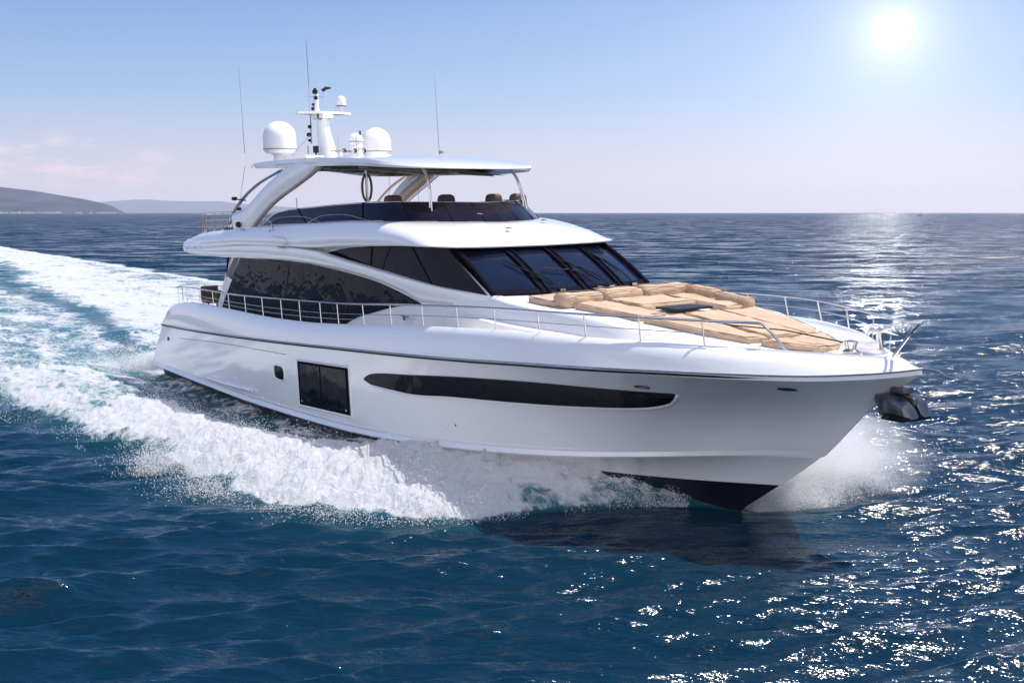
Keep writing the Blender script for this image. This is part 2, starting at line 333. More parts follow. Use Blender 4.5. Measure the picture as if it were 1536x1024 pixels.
# hull windows
def hull_patch(name, A, B, off, mat, mirror=True, na=46, nb=8, parent=yacht):
    P = patch(A, B, hull_y, off, na, nb); g = G(); g.grid(P)
    return g.make(name, mat, parent=parent)
WA = [(-9.01, 1.60), (-8.75, 1.72), (-8.3, 1.80), (-7.0, 1.93), (-4.58, 2.17), (-1.85, 2.36), (0.16, 2.40)]
WB = [(-9.01, 1.58), (-8.6, 1.50), (-7.32, 1.50), (-5.4, 1.66), (-3.53, 1.80), (-1.85, 1.93), (-.65, 2.05), (-.12, 2.19), (0.16, 2.385)]
def edge_tube(name, loops, r, mat, yf=hull_y, off=0.0, parent=yacht):
    g = G()
    for l in loops:
        P = crv(l, 60); g.tube([(x, yf(x, z) + off, z) for x, z in P], r, 6)
    return g.make(name, mat, parent=parent)
for sgn in (1,):
    w = hull_patch('hull_window', WA, WB, .012, M['glass'])
    edge_tube('window_lip', [[(x, z - .02) for x, z in WB[1:]] ], .030, M['gel'], parent=w)
    edge_tube('window_frame', [WA, WB], .010, M['black'], off=.008, parent=w)
    # side door: dark double panel in a pale frame
    dw = hull_patch('side_door', [(-12.76, 1.58), (-9.82, 1.745)], [(-12.76, .44), (-9.82, .60)], .020, M['frame'], na=8, nb=4)
    for a, b in ((-12.62, -11.42), (-11.34, -9.94)):
        za = lambda x: 1.58 + (x + 12.76) * .056; zb = lambda x: .44 + (x + 12.76) * .055
        hull_patch('door_pane', [(a, za(a) - .06), (b, za(b) - .06)], [(a, zb(a) + .06), (b, zb(b) + .06)], .028, M['glass'], na=8, nb=4, parent=dw)
    edge_tube('door_frame', [[(-12.82, 1.62), (-9.76, 1.795)], [(-12.82, 1.62), (-12.82, .40)], [(-9.76, 1.795), (-9.76, .56)], [(-12.82, .40), (-9.76, .56)]], .026, M['gel'], parent=dw)
    edge_tube('door_mullion', [[(-11.38, 1.65), (-11.38, .52)]], .022, M['frame'], off=.02, parent=dw)
    for x, z in ((-12.6, .55), (-10.0, .70)):
        g = G(); g.lathe([(0, .02), (.03, .02), (.035, 0)], (x, hull_y(x, z) + .02, z), 10, (0, 1, 0)); g.make('door_latch', M['steel'], parent=dw)
    # small porthole (rounded rectangle)
    th = np.linspace(0, 2 * math.pi, 32, endpoint=False)
    def sup(cx, cz, a, b, n=4): return [(cx + a * abs(math.cos(t)) ** (2 / n) * (1 if math.cos(t) > 0 else -1), cz + b * abs(math.sin(t)) ** (2 / n) * (1 if math.sin(t) > 0 else -1)) for t in th]
    def disc(name, cx, cz, a, b, off, mat, n=4, parent=yacht):
        ring = [(x, hull_y(x, z) + off, z) for x, z in sup(cx, cz, a, b, n)]
        return build(name, ring + [(cx, hull_y(cx, cz) + off, cz)], [(i, (i + 1) % 32, 32) for i in range(32)], mat, parent=parent)
    ph = disc('porthole', -14.04, 1.11, .33, .175, .014, M['glass'])
    g = G(); g.tube([(x, hull_y(x, z) + .006, z) for x, z in sup(-14.04, 1.11, .36, .20)] + [(-13.68, hull_y(-13.68, 1.11) + .006, 1.11)], .028, 6); g.make('porthole_frame', M['gel'], parent=ph)
    for x, z, a in ((-.24, 2.50, .13), (2.02, 2.66, .13)):
        f_ = disc('hull_light', x, z, a, .032, .02, M['black'], 2)
        disc('light_lens', x + .02, z, a * .6, .016, .03, M['steel'], 2, parent=f_)
    disc('exhaust_fitting', -24.35, .98, .10, .07, .015, M['black'], 2.5)
    disc('drain_fitting', -5.6, 1.02, .022, .022, .012, M['black'], 2); disc('drain_fitting', -24.9, .93, .04, .02, .012, M['black'], 2)

# ------------------------------------------------------------------ CABIN, COACHROOF, WINDSCREEN
def yh(x, z):
    x = np.asarray(x, float)
    return 2.36 * (1 - np.clip((x + 11) / 14, 0, 1) ** 2.2 * .35) - .10 * (z - 2.6)
ztop = pch([-20, -17.7, -14, -11.4, -10, -8, -6], [4.08, 4.08, 4.3, 4.7, 4.75, 4.75, 4.72])
rows = []
for v in np.linspace(0, 1, 16):
    r = []
    for u in np.linspace(0, 1, 60):
        x = -20.25 + (u * 15.45); zt = float(ztop(x)); zb = float(dk(x)) - .05; z = zb + (zt - zb) * v
        xs = -20.35 + .55 * (z - 2.2); xe = -4.9 if z < 3.74 else -4.9 - (z - 3.74) * 1.95
        xx = xs + (xe - xs) * u; r.append((xx, float(yh(xx, z)), z))
    rows.append(r)
g = G(); g.mgrid(rows); g.make('cabin_side', M['gel'])
# salon side glass
SA = [(-18.50, 3.98), (-16.5, 4.02), (-14.7, 4.04), (-13.3, 4.01), (-12.0, 3.95), (-10.9, 3.88), (-9.8, 3.79), (-8.5, 3.60), (-7.5, 3.40)]
SB = [(-19.95, 2.25), (-17, 2.25), (-14.5, 2.25), (-12.6, 2.30), (-11.3, 2.58), (-10.5, 2.85), (-9.7, 3.03), (-8.5, 3.27), (-7.5, 3.385)]
salon = G().grid(patch(SA, SB, lambda x, z: float(yh(x, z)), .014, 50, 10)).make('salon_window', M['glass'])
edge_tube('window_divider', [[(-14.75, 4.03), (-15.0, 2.3)]], .012, M['frame'], yf=lambda x, z: float(yh(x, z)), off=.014, parent=salon)
P = patch([(-18.95, 4.0), (-18.62, 4.0)], [(-19.6, 3.40), (-19.05, 3.30)], lambda x, z: float(yh(x, z)), .016, 6, 5)
G().grid(P).make('quarter_light', M['screen'])
G().grid(patch([(-19.9, 2.55), (-19.75, 2.95)], [(-19.7, 2.55), (-19.55, 2.95)], lambda x, z: float(yh(x, z)), .012, 4, 3)).make('pillar_trim', M['deck'])
# salon aft bulkhead with glass doors
G().grid([[(-19.9 + .5 * (z - 2.2) / 1.8, y, z) for y in (2.3, 1, -1, -2.3)] for z in (1.5, 2.6, 4.05)]).make('aft_bulkhead', M['frame'])

# wheelhouse side glass
HA = [(-12.29, 4.36), (-11.6, 4.47), (-10.8, 4.54), (-9.93, 4.59), (-8.04, 4.66), (-6.60, 4.66)]
HB = [(-12.29, 4.34), (-11.4, 4.25), (-10.21, 4.12), (-8.56, 3.97), (-7.10, 3.85), (-5.79, 3.78), (-4.98, 3.745)]
whl = G().grid(patch(HA, HB, lambda x, z: float(yh(x, z)), .030, 50, 8)).make('wheelhouse_window', M['sideglass'])
for l_ in ([(-9.9, 4.58), (-9.9, 4.08)], [(-8.05, 4.66), (-7.1, 3.86)]): edge_tube('window_divider', [l_], .022, M['frame'], yf=lambda x, z: float(yh(x, z)), off=.03, parent=whl)
edge_tube('window_divider', [[(-9.0, 4.62), (-9.35, 4.05)]], .014, M['frame'], yf=lambda x, z: float(yh(x, z)), off=.03, parent=whl)

# windscreen
def wpath(xc, xe, ye, z0, n=33):
    y = np.linspace(ye, -ye, n); return np.stack([xe + (xc - xe) * (1 - (np.abs(y) / ye) ** 2.6), y, np.full(n, z0)], axis=1)
wb = wpath(-4.50, -4.93, 2.105, 3.745); wt = wpath(-6.20, -6.66, 2.03, 4.68)
wrows = np.array([wb * (1 - v) + wt * v + np.array([.05, 0, .03]) * math.sin(math.pi * v) for v in np.linspace(0, 1, 8)])
wsc = G().grid(wrows).make('windscreen', M['screen'])
def wpt(y, v):
    i = np.interp(-y, -wb[:, 1], np.arange(33)); a = np.array([np.interp(i, np.arange(33), wb[:, k]) for k in range(3)])
    b = np.array([np.interp(i, np.arange(33), wt[:, k]) for k in range(3)])
    return a * (1 - v) + b * v + np.array([.05, 0, .03]) * math.sin(math.pi * v) + np.array([.02, 0, .03])
for y in (.98, -.05, -1.08):
    for d in (-.075, .075):
        G().tube([wpt(y + d, v) for v in np.linspace(0, 1, 10)], .022, 6).make('screen_mullion', M['frame'], parent=wsc)
    P = np.array([[wpt(y + d, v) - [0.01, 0, .012] for v in np.linspace(0, 1, 10)] for d in (-.075, .075)]); G().grid(P).make('screen_pillar', M['frame'], parent=wsc)
for y in (2.07, -2.07):
    G().tube([wpt(y, v) for v in np.linspace(0, 1, 10)], .055, 8).make('corner_pillar', M['frame'], parent=wsc)
P = np.array([[wpt(y, v) - [.01, 0, .015] for y in np.linspace(2.05, -2.05, 33)] for v in (0, .05, .09)]); G().grid(P).make('screen_base_trim', M['frame'], parent=wsc)
P = np.array([[wpt(y, v) - [.01, 0, .015] for y in np.linspace(2.05, -2.05, 33)] for v in (.9, .95, 1.0)]); G().grid(P).make('screen_head_trim', M['frame'], parent=wsc)
# wipers: arm pair from the base with a blade lying on the glass
for y0, (ya, va), (yb, vb) in ((.62, (1.35, .62), (.75, .10)), (-.35, (1.02 - .35, .42), (-.70 + .1, .30)), (-.70, (.05, .66), (-.55, .12)), (-1.45, (-1.05, .72), (-1.35, .28))):
    up_ = np.array([.04, 0, .05])
    tipm = wpt((ya + yb) / 2, (va + vb) / 2) + up_; root = wpt(y0, .02) + up_ * .6
    wp = G().tube([root, root + (tipm - root) * .5 + up_ * .8, tipm], .014, 6); wpo = wp.make('wiper_arm', M['black'], parent=wsc)
    G().tube([wpt(ya, va) + up_ * .4, wpt((ya + yb) / 2, (va + vb) / 2) + up_ * .6, wpt(yb, vb) + up_ * .4], .016, 6).make('wiper_blade', M['black'], parent=wpo)
    G().box((root[0], root[1], root[2] - .02), (.10, .14, .05)).make('wiper_base', M['steel'], parent=wpo)

# coachroof and foredeck moulding
yt = lambda x: np.minimum(np.interp(x, [-6.2, -4.9, -3.5, -1.8, 3], [2.12, 2.07, 2.0, 1.93, 1.9]), np.maximum(y_gun(x) - .62 - .15 * np.clip((x + 1) / 2, 0, 1), 0.02))
zt = pch([-6.2, -5.0, -4.35, -3.55, -1.85, -.6, .5, 1.3, 2.0, 2.35], [3.75, 3.735, 3.66, 3.60, 3.53, 3.41, 3.30, 3.20, 3.14, 3.12])
xq = np.concatenate([np.linspace(-6.2, 1.2, 50), np.linspace(1.3, 2.15, 14)])
def row(yf, zf): return np.array([(x, max(float(yf(x)), 0.0), float(zf(x))) for x in xq])
low = lambda d, z: row(lambda x: float(yt(x)) + d * min(1, (2.6 - x) / 1.0), z)
zc = lambda x: float(dk(x)) + (float(zt(x)) - float(dk(x))) * np.interp(x, [-6, -4.5, -2, 1, 2.2], [.62, .58, .52, .5, .45])
rws = [low(.36, lambda x: float(dk(x)) - .02), low(.30, lambda x: zc(x) - .02), low(.27, lambda x: zc(x)), low(.15, lambda x: zc(x) + .03),
       low(.05, lambda x: float(zt(x)) - .04), low(.0, lambda x: float(zt(x))), low(-.10, lambda x: float(zt(x)) + .012), low(-.22, lambda x: float(zt(x)) + .0)]
mid = [row(lambda x: float(yt(x)) * k, lambda x: float(zt(x)) - .0 + .05 * (1 - k)) for k in (.8, .5, .25, 0)]
g = G(); g.mgrid(rws + mid)
# rounded front of the moulding
fr = [r[-1] for r in rws + mid]
g.grid([fr, [(p[0] + .22, p[1] * .7, min(p[2], 3.10)) for p in fr], [(p[0] + .30, p[1] * .5, float(dk(2.3)) - .02) for p in fr]])
fr2 = [(p[0], -p[1], p[2]) for p in fr]
g.grid([[(p[0] + .30, p[1] * .5, float(dk(2.3)) - .02) for p in fr2], [(p[0] + .22, p[1] * .7, min(p[2], 3.10)) for p in fr2], fr2])
g.make('coachroof', M['deck'], angle=40)
G().prism([(2.2, .35), (2.55, .18), (2.62, 0), (2.55, -.18), (2.2, -.35), (1.9, -.42), (1.9, .42)], 3.02, 3.13).make('anchor_locker_lid', M['deck'])
# dashboard ledge in front of the screen
P = [[(x, y, float(zt(min(x, -4.3))) + .012 + .05 * (1 - abs(y) / 2.05)) for y in np.linspace(2.03, -2.03, 15)] for x in (-5.4, -4.9, -4.3)]

# upper band that sweeps from the fly deck down to the foredeck
xb = np.linspace(-22.0, -4.75, 110)
zb0 = pch([-22.3, -20.7, -17.7, -14, -11.4, -9.5, -8.3, -7.5, -5.8, -4.75], [4.02, 4.00, 4.04, 4.10, 4.00, 3.82, 3.61, 3.42, 3.42, 3.60])
zb2 = pch([-22.3, -20.6, -17.2, -14.3, -12.4, -11.7, -9.9, -8.4, -7.1, -5.9, -4.75], [4.19, 4.24, 4.41, 4.47, 4.42, 4.33, 4.13, 3.97, 3.85, 3.775, 3.735])
def yband(x): return np.interp(x, [-22, -15, -12, -9, -7, -5.4, -4.75], [2.72, 2.72, 2.56, 2.36, 2.26, 2.135, 2.09])
endf = lambda x: np.sqrt(np.clip(1 - ((-21.6 - x) / .75) ** 2, 0, 1)) if x < -21.6 else 1.0
def brow_row(yo, zf): return [(x, (float(yband(x)) + yo) * 1.0, float(zf(x))) for x in xb]
bandr = [brow_row(-.16, lambda x: zb0(x) + .06), brow_row(-.06, zb0), brow_row(.0, lambda x: zb0(x) + .05), brow_row(.03, lambda x: (zb0(x) * .45 + zb2(x) * .55)),
         brow_row(0., lambda x: zb2(x) - .02), brow_row(-.05, zb2), brow_row(-.13, lambda x: zb2(x) + .005)]
G().mgrid(bandr).make('side_band', M['gel'], angle=50)

# flybridge coaming / brow: ring from the aft end round the front
sb = [(-22.2, 2.50, 4.22), (-22.0, 2.66, 4.20), (-20.6, 2.68, 4.24), (-17.2, 2.69, 4.42), (-14.3, 2.66, 4.48), (-12.4, 2.56, 4.50), (-11.3, 2.52, 4.55), (-9.3, 2.50, 4.63), (-7.6, 2.48, 4.68), (-6.75, 2.42, 4.68), (-6.25, 2.18, 4.67), (-6.02, 1.7, 4.66), (-5.90, .9, 4.655), (-5.86, 0, 4.65)]
st = [(-22.1, 2.35, 4.44), (-21.9, 2.45, 4.52), (-20.9, 2.52, 4.68), (-18.1, 2.50, 4.86), (-16.0, 2.46, 4.97), (-13.9, 2.42, 5.06), (-11.6, 2.37, 5.14), (-10.6, 2.30, 5.18), (-9.6, 2.20, 5.19), (-8.75, 1.95, 5.185), (-8.2, 1.55, 5.18), (-7.75, 1.05, 5.17), (-7.5, .5, 5.16), (-7.42, 0, 5.15)]
n_ = 120; u0 = np.linspace(0, 1, len(sb)); uu = np.linspace(0, 1, n_)
bsf = np.stack([pch(u0, np.array(sb)[:, k])(uu) for k in range(3)], 1); tsf = np.stack([pch(u0, np.array(st)[:, k])(uu) for k in range(3)], 1)
def out(P, d):
    q = P.copy(); c = np.stack([P[:, 0] * 0 - 9.2, P[:, 1] * 0], 1); v = P[:, :2] - c; v[P[:, 0] < -9.2, 0] = 0
    l = np.linalg.norm(v, axis=1)[:, None] + 1e-9; q[:, :2] += v / l * d; return q
def bl(v, d, dz=0): q = out(bsf * (1 - v) + tsf * v, d); q[:, 2] += dz; return q
ringr = [out(bsf, -.55) + [0, 0, .06], out(bsf, -.10) + [0, 0, .02], out(bsf, -.02) + [0, 0, -.005], out(bsf, 0) + [0, 0, .02], bl(.12, .055, 0.0), bl(.35, .08, .045), bl(.6, .06, .06), bl(.82, .03, .045), bl(1, 0), out(tsf, -.12) + [0, 0, -.0], out(tsf, -.2) + [0, 0, -.3]]
cg = G(); cg.mgrid(ringr)
cg.make('flybridge_coaming', M['gel'], angle=50)
# aft end of the fly deck overhang (rounded), underside and floor
fl = G()
ysf = np.linspace(1, -1, 25)
def endrow(xa, hw, z): return [(xa + .28 * (1 - abs(k) ** 3) * -1, hw * k, z) for k in ysf]
fl.grid([endrow(-21.9, 2.45, 4.52), endrow(-22.25, 2.55, 4.46), endrow(-22.5, 2.62, 4.34), endrow(-22.56, 2.64, 4.2), endrow(-22.45, 2.62, 4.07), endrow(-22.1, 2.58, 4.01)])
fl.mgrid([[p for p in r] for r in (
    [(-21.9, 2.45, 4.52), (-22.25, 2.55, 4.46), (-22.5, 2.62, 4.34), (-22.56, 2.64, 4.2), (-22.45, 2.62, 4.07), (-22.1, 2.58, 4.01)],
    [(-21.9, 2.50, 4.50), (-22.15, 2.64, 4.42), (-22.3, 2.69, 4.32), (-22.32, 2.72, 4.2), (-22.25, 2.70, 4.07), (-22.0, 2.64, 4.02)],
    [(-21.85, 2.52, 4.52), (-21.95, 2.68, 4.42), (-22.0, 2.735, 4.32), (-22.0, 2.745, 4.2), (-22.0, 2.72, 4.08), (-22.0, 2.62, 4.03)],
    [(-21.2, 2.50, 4.58), (-21.3, 2.66, 4.46), (-21.3, 2.70, 4.34), (-21.3, 2.69, 4.2), (-21.3, 2.68, 4.08), (-21.3, 2.60, 4.03)])])
fl.grid([[(x, 2.6 * k, 4.035 + .02 * (1 - abs(k))) for k in ysf] for x in (-22.1, -19, -16, -13)])
fl.make('fly_deck_overhang', M['gel'], angle=40)
G().grid([[(x, w * k, z) for k in ysf] for x, w, z in ((-21.9, 2.44, 4.51), (-20.5, 2.4, 4.52), (-16, 2.4, 4.6), (-10.5, 2.3, 4.7), (-8.5, 1.6, 4.72))]).make('fly_deck_floor', M['teak'])
# roof plate under the brow (dark shadow side)
G().grid([[(x, w * k, 4.70) for k in ysf] for x, w in ((-13, 2.4), (-9, 2.38), (-6.9, 2.3), (-6.45, 1.9))]).make('brow_soffit', M['gel'])

# ------------------------------------------------------------------ FLYBRIDGE SCREEN
fb = [(-16.4, 2.36, 4.99), (-14.5, 2.34, 5.06), (-12.5, 2.31, 5.13), (-10.8, 2.24, 5.19), (-9.65, 2.13, 5.20), (-8.85, 1.89, 5.195), (-8.3, 1.5, 5.19), (-7.85, 1.0, 5.18), (-7.6, .5, 5.17), (-7.52, 0, 5.16)]
ft = [(-16.3, 2.34, 5.02), (-15.4, 2.26, 5.36), (-13.0, 2.18, 5.52), (-11.1, 2.10, 5.60), (-10.0, 1.98, 5.63), (-9.4, 1.74, 5.63), (-8.9, 1.38, 5.62), (-8.5, .92, 5.61), (-8.3, .46, 5.60), (-8.22, 0, 5.59)]
u0 = np.linspace(0, 1, len(fb)); uu = np.linspace(0, 1, 70)
FB = np.stack([pch(u0, np.array(fb)[:, k])(uu) for k in range(3)], 1); FT = np.stack([pch(u0, np.array(ft)[:, k])(uu) for k in range(3)], 1)
fs = G(); fs.mgrid([FB * (1 - v) + FT * v + np.array([.03, 0, .0]) * math.sin(math.pi * v) for v in np.linspace(0, 1, 6)])
fs = fs.make('fly_windscreen', M['plum'])
def mir(P): P = np.array(P); Pm = P[::-1].copy()[1:]; Pm[:, 1] *= -1; return np.vstack([P, Pm])
G().tube(mir(FT), .016, 6).make('screen_rail', M['steel'], parent=fs)
for k in (12, 26, 40, 52, 62):
    for s in (1, -1):
        a, b = FB[k] * [1, s, 1], FT[k] * [1, s, 1]; G().tube([a + [.012, .012 * s, 0], b + [.012, .012 * s, 0]], .012, 5).make('screen_divider', M['frame'], parent=fs)
# curved hand rail visible through the aft panes
for a, b in (((-16.0, 2.36, 5.03), (-12.3, 2.33, 5.12)), ((-13.2, 2.34, 5.1), (-9.9, 2.24, 5.2))):
    P = crv([a, (a[0] * .7 + b[0] * .3, a[1], a[2] + .20), (a[0] * .35 + b[0] * .65, a[1], a[2] + .24), b], 20); G().tube(P + np.array([0, .03, 0]), .010, 5).make('grab_rail', M['steel'])

# ------------------------------------------------------------------ ARCH + HARDTOP
def arch(s, y_f=2.36):
    c = [(-18.25, 4.86, .95), (-17.65, 5.05, .78), (-17.0, 5.4, .62), (-16.1, 5.85, .60), (-15.0, 6.25, .62), (-14.1, 6.50, .52), (-13.3, 6.66, .22)]
    c = crv(c, 26); rows = []
    for i, (x, z, w) in enumerate(c):
        f = i / 25; y = y_f - .46 * f; t = .13
        d = np.array([c[min(i + 1, 25)][0] - c[max(i - 1, 0)][0], c[min(i + 1, 25)][1] - c[max(i - 1, 0)][1]]); d /= np.linalg.norm(d)
        nx, nz = -d[1], d[0]   # towards aft/up
        w2 = w / 2
        ring = [(w2, -t * .6), (w2, t * .6), (w2 * .8, t), (-w2 * .8, t), (-w2, t * .6), (-w2, -t * .6), (-w2 * .8, -t), (w2 * .8, -t)]
        rows.append([(x + nx * a, s * (y + b), z + nz * a) for a, b in ring])
    g = G(); g.grid(rows, closed_v=True); return g.make('arch_leg', M['gel'], angle=60)
for s in (1, -1):
    arch(s)
    for dx in (0, -.16):
        P = crv([(-18.85 + dx, s * 2.36, 4.9), (-18.4 + dx, s * 2.34, 5.38), (-16.9 + dx, s * 2.25, 6.1), (-15.3 + dx, s * 2.12, 6.52)], 20)
        G().tube(P, .032 if dx == 0 else .02, 8).make('arch_tube', M['steel'])
    G().lathe([(0, .05), (.07, .05), (.085, 0), (.085, -.05), (0, -.08)], (-17.75, s * 2.53, 5.0), 14, (0, 1, 0)).make('loudspeaker', M['black'])
zt_e = pch([-18.3, -17.4, -15.2, -12.5, -10.5, -9.2, -8.2], [6.72, 6.77, 6.80, 6.76, 6.67, 6.53, 6.40])
zb_e = pch([-18.3, -17.4, -15.2, -12, -10, -8.9, -8.2], [6.66, 6.62, 6.58, 6.55, 6.47, 6.41, 6.37])
def hw(x):
    f = max(0., min(1., (x + 9.9) / 1.7)); a = max(0., min(1., (-17.0 - x) / 1.3))
    return 2.06 * max(0., 1 - f ** 2.2) ** (1 / 2.2) * (1 - .12 * a ** 2)
xs = np.concatenate([np.linspace(-18.3, -9.9, 50), -9.9 + 1.7 * np.sin(np.linspace(0, 1, 26)[1:] * math.pi / 2)])
ks = np.linspace(1, -1, 29)
topr = [[(x, hw(x) * k, float(zt_e(x)) + .10 * (1 - k * k) * (hw(x) / 2.06) ** 1.5) for k in ks] for x in xs]
botr = [[(x, hw(x) * k * .985, float(zb_e(x)) + .06 * (1 - k * k) - .24 * (1 - k) / 2 * min(1, hw(x) / 1.5) * min(1, max(0, (-8.0 - x) / 3.0))) for k in ks] for x in xs]
g = G(); g.grid(topr); g.grid([r[::-1] for r in botr])
edge = lambda i, rr: [rr[j][i] for j in range(len(xs))]
for i, s in ((0, 1), (-1, -1)):
    A, B = np.array(edge(i, topr)), np.array(edge(i, botr)); m_ = (A + B) / 2 + np.array([0, .05 * s, -.0]); g.grid([A, m_, B])
g.grid([topr[0], botr[0]])
g.make('hardtop', M['gel'], angle=50)
# slatted sunroof panel under the hardtop
rf = G().grid([[(x, y, float(zb_e(x)) - .02 + .06 * (1 - (y / 2.06) ** 2) - .24 * (1 - y / 2.06) / 2) for y in np.linspace(1.86, -1.75, 14)] for x in np.linspace(-16.2, -9.9, 20)]).make('sunroof_panel', M['louvre'])
for i, x in enumerate(np.linspace(-16.0, -10.3, 12)):
    G().tube([(x + .5 * (1 - (y / 2) ** 2), y, float(zb_e(x)) - .045 + .06 * (1 - (y / 2.06) ** 2) - .24 * (1 - y / 2.06) / 2) for y in np.linspace(1.6, -1.3, 10)], .03, 6).make('sunroof_slat', M['louvre' if i % 4 else 'deck'], parent=rf)
for y in (.9, -.2, -1.3):
    G().tube([(x, y, float(zb_e(x)) - .06 + .06 * (1 - (y / 2.06) ** 2) - .24 * (1 - y / 2.06) / 2) for x in np.linspace(-16.2, -9.9, 14)], .022, 6).make('roof_rib', M['deck'], parent=rf)
for s in (1, -1):
    G().tube(crv([(-8.6, 1.32 * s, 5.2), (-8.65, 1.30 * s, 5.75), (-8.8, 1.26 * s, 6.15), (-9.15, 1.22 * s, 6.48)], 16), .035, 8).make('roof_pole', M['steel'])
    G().tube(crv([(-8.45, 1.36 * s, 5.2), (-8.62, 1.30 * s, 5.85)], 6), .02, 6).make('roof_pole', M['steel'])
# twin post amidships
G().tube([(-13.2, .60, 4.6), (-13.2, .60, 6.2), (-13.2, .62, 6.55)], .04, 8).make('roof_post', M['steel'])
P = [(-13.2 + .0, .60 + .14 * math.cos(t), 6.0 + .36 * math.sin(t)) for t in np.linspace(-1.3, 4.4, 24)]; G().tube(P, .035, 8).make('coiled_hose', M['louvre'])

# ------------------------------------------------------------------ DOMES AND MAST
def dome(x, y, z, r, h, ped, name='satellite_dome'):
    prof = [(0, h)] + [(r * math.sin(a), h - r * .98 + r * .98 * math.cos(a)) for a in np.linspace(.1, math.pi / 2, 14)] + [(r * 1.0, .16), (r * .995, .1)]
    o = G().lathe(prof, (x, y, z), 40).make(name, M['dome'], angle=60)
    G().lathe([(r * .99, .10), (r * 1.01, .10), (r * 1.01, .07), (r * .97, .07)], (x, y, z), 40).make('dome_seam', M['rope'], parent=o)
    G().lathe([(r * .97, .07), (r * .9, -.02), (.22, -.06), (.17, -.12), (.2, -ped)], (x, y, z), 32).make('dome_pedestal', M['dome'], parent=o)
dome(-16.62, 1.6, 7.06, .47, .88, .30); dome(-16.7, -1.55, 7.03, .45, .80, .16)
dome(-16.4, -.72, 7.30, .21, .34, .34, 'small_dome')
g = G(); rows = []
for z, xc, a, b in ((6.9, -16.75, .50, .20), (7.3, -16.85, .40, .17), (7.7, -16.98, .30, .145), (8.0, -17.02, .25, .13), (8.22, -17.02, .24, .13)):
    rows.append([(xc + a * math.copysign(abs(math.cos(t)) ** .7, math.cos(t)), b * math.copysign(abs(math.sin(t)) ** .7, math.sin(t)) + .05, z) for t in np.linspace(0, 2 * math.pi, 20, endpoint=False)])
g.grid(rows, closed_v=True); mast = g.make('mast', M['gel'])
G().prism([(-17.3, .78), (-17.1, .80), (-16.75, .3), (-16.7, -.3), (-16.9, -.82), (-17.1, -.80), (-17.4, -.2), (-17.4, .2)], 8.20, 8.27).make('mast_platform', M['gel'], parent=mast)
G().box((-17.0, .04, 8.14), (.7, .34, .14)).make('mast_head_box', M['gel'], parent=mast)
G().lathe([(.001, .03), (.11, .03), (.11, -.0)], (-16.9, .18, 8.14), 16, (0.45, .9, 0)).make('mast_vent', M['louvre'], parent=mast)
G().tube([(-17.15, .16, 8.25), (-17.15, .16, 8.82)], [.075, .05], 10).make('mast_pole', M['dome'], parent=mast)
for z, r, dx in ((8.86, .08, 0), (8.93, .045, 0), (8.68, .06, .02), (8.5, .05, -.07), (8.38, .06, -.08), (7.85, .06, -.1), (7.62, .07, -.14), (7.45, .05, -.12)):
    G().lathe([(0, r), (r, r * .6), (r, -r * .6), (0, -r)], (-17.15 + dx * 2, .20 + (.12 if z < 8.2 else 0), z), 12).make('navigation_light', M['black'], parent=mast)
G().tube([(-17.4, .26, 7.35), (-17.4, .26, 8.2)], .02, 6).make('cable_conduit', M['rope'], parent=mast)
G().tube([(-17.1, -.12, 8.25), (-17.1, -.12, 8.92)], .008, 5).make('wind_sensor', M['steel'], parent=mast)
G().tube([(-17.1, -.02, 8.90), (-17.1, -.14, 8.98), (-17.1, -.30, 8.99)], [.05, .05, .02], 8).make('wind_vane', M['black'], parent=mast)
G().tube([(-17.15, .55, 8.72), (-17.15, -.22, 8.72)], .007, 5).make('spreader', M['rope'], parent=mast)
for y in (.36, .22, -.5):
    G().tube([(-17.2, y, 8.26), (-17.25, y + .02, 8.26 + (2.0 if y == .36 else .3))], .0055, 5).make('whip_aerial', M['rope'], parent=mast)
G().tube([(-17.5, .85, 7.0), (-17.3, .35, 7.6)], .007, 5).make('stay', M['rope'], parent=mast)
G().box((-16.75, .42, 7.16), (.14, .12, .20)).make('searchlight', M['black'], parent=mast)
G().tube([(-16.75, .42, 7.0), (-16.75, .42, 7.1)], .03, 8).make('searchlight_stem', M['black'], parent=mast)
d2 = G().lathe([(0, .33)] + [(.145 * math.sin(a), .185 + .145 * math.cos(a)) for a in np.linspace(.1, math.pi / 2, 10)] + [(.145, .04), (.10, 0), (.05, 0), (.05, -.16)], (-16.9, -.52, 8.42), 24).make('small_dome', M['dome'], parent=mast)
G().lathe([(.15, .05), (.15, .02), (0.08, 0)], (-16.9, -.52, 8.42), 24).make('dome_base', M['louvre'], parent=mast)
# radar bar and horns between mast and far dome
G().box((-16.4, -.35, 7.10), (.10, .95, .05)).make('radar_scanner', M['rope'], parent=mast)
G().tube([(-16.4, -.2, 6.95), (-16.4, -.2, 7.09)], .06, 8).make('radar_post', M['dome'], parent=mast)
for y in (-.15, -.5, -.8): G().lathe([(.02, -.12), (.03, 0), (.065, .14)], (-16.1, y, 7.10), 12, (1, .3, 0)).make('horn', M['steel'], parent=mast)
for y, z in ((.2, 7.5), (-.38, 7.62), (-.46, 7.6)):
    G().tube([(-16.2, y - .25, 7.0), (-16.2, y - .25, z + .05)], .006, 5).make('short_aerial', M['rope'])
G().tube([(-16.0, -.66, 7.55), (-16.0, -.66, 7.68)], .025, 6).make('gps_puck', M['black'])
G().tube([(-15.9, 1.05, 7.0), (-15.9, 1.05, 7.22)], .012, 6).make('short_aerial', M['black'])
G().box((-16.1, .95, 6.91), (.9, .55, .07)).make('roof_hatch', M['gel'])
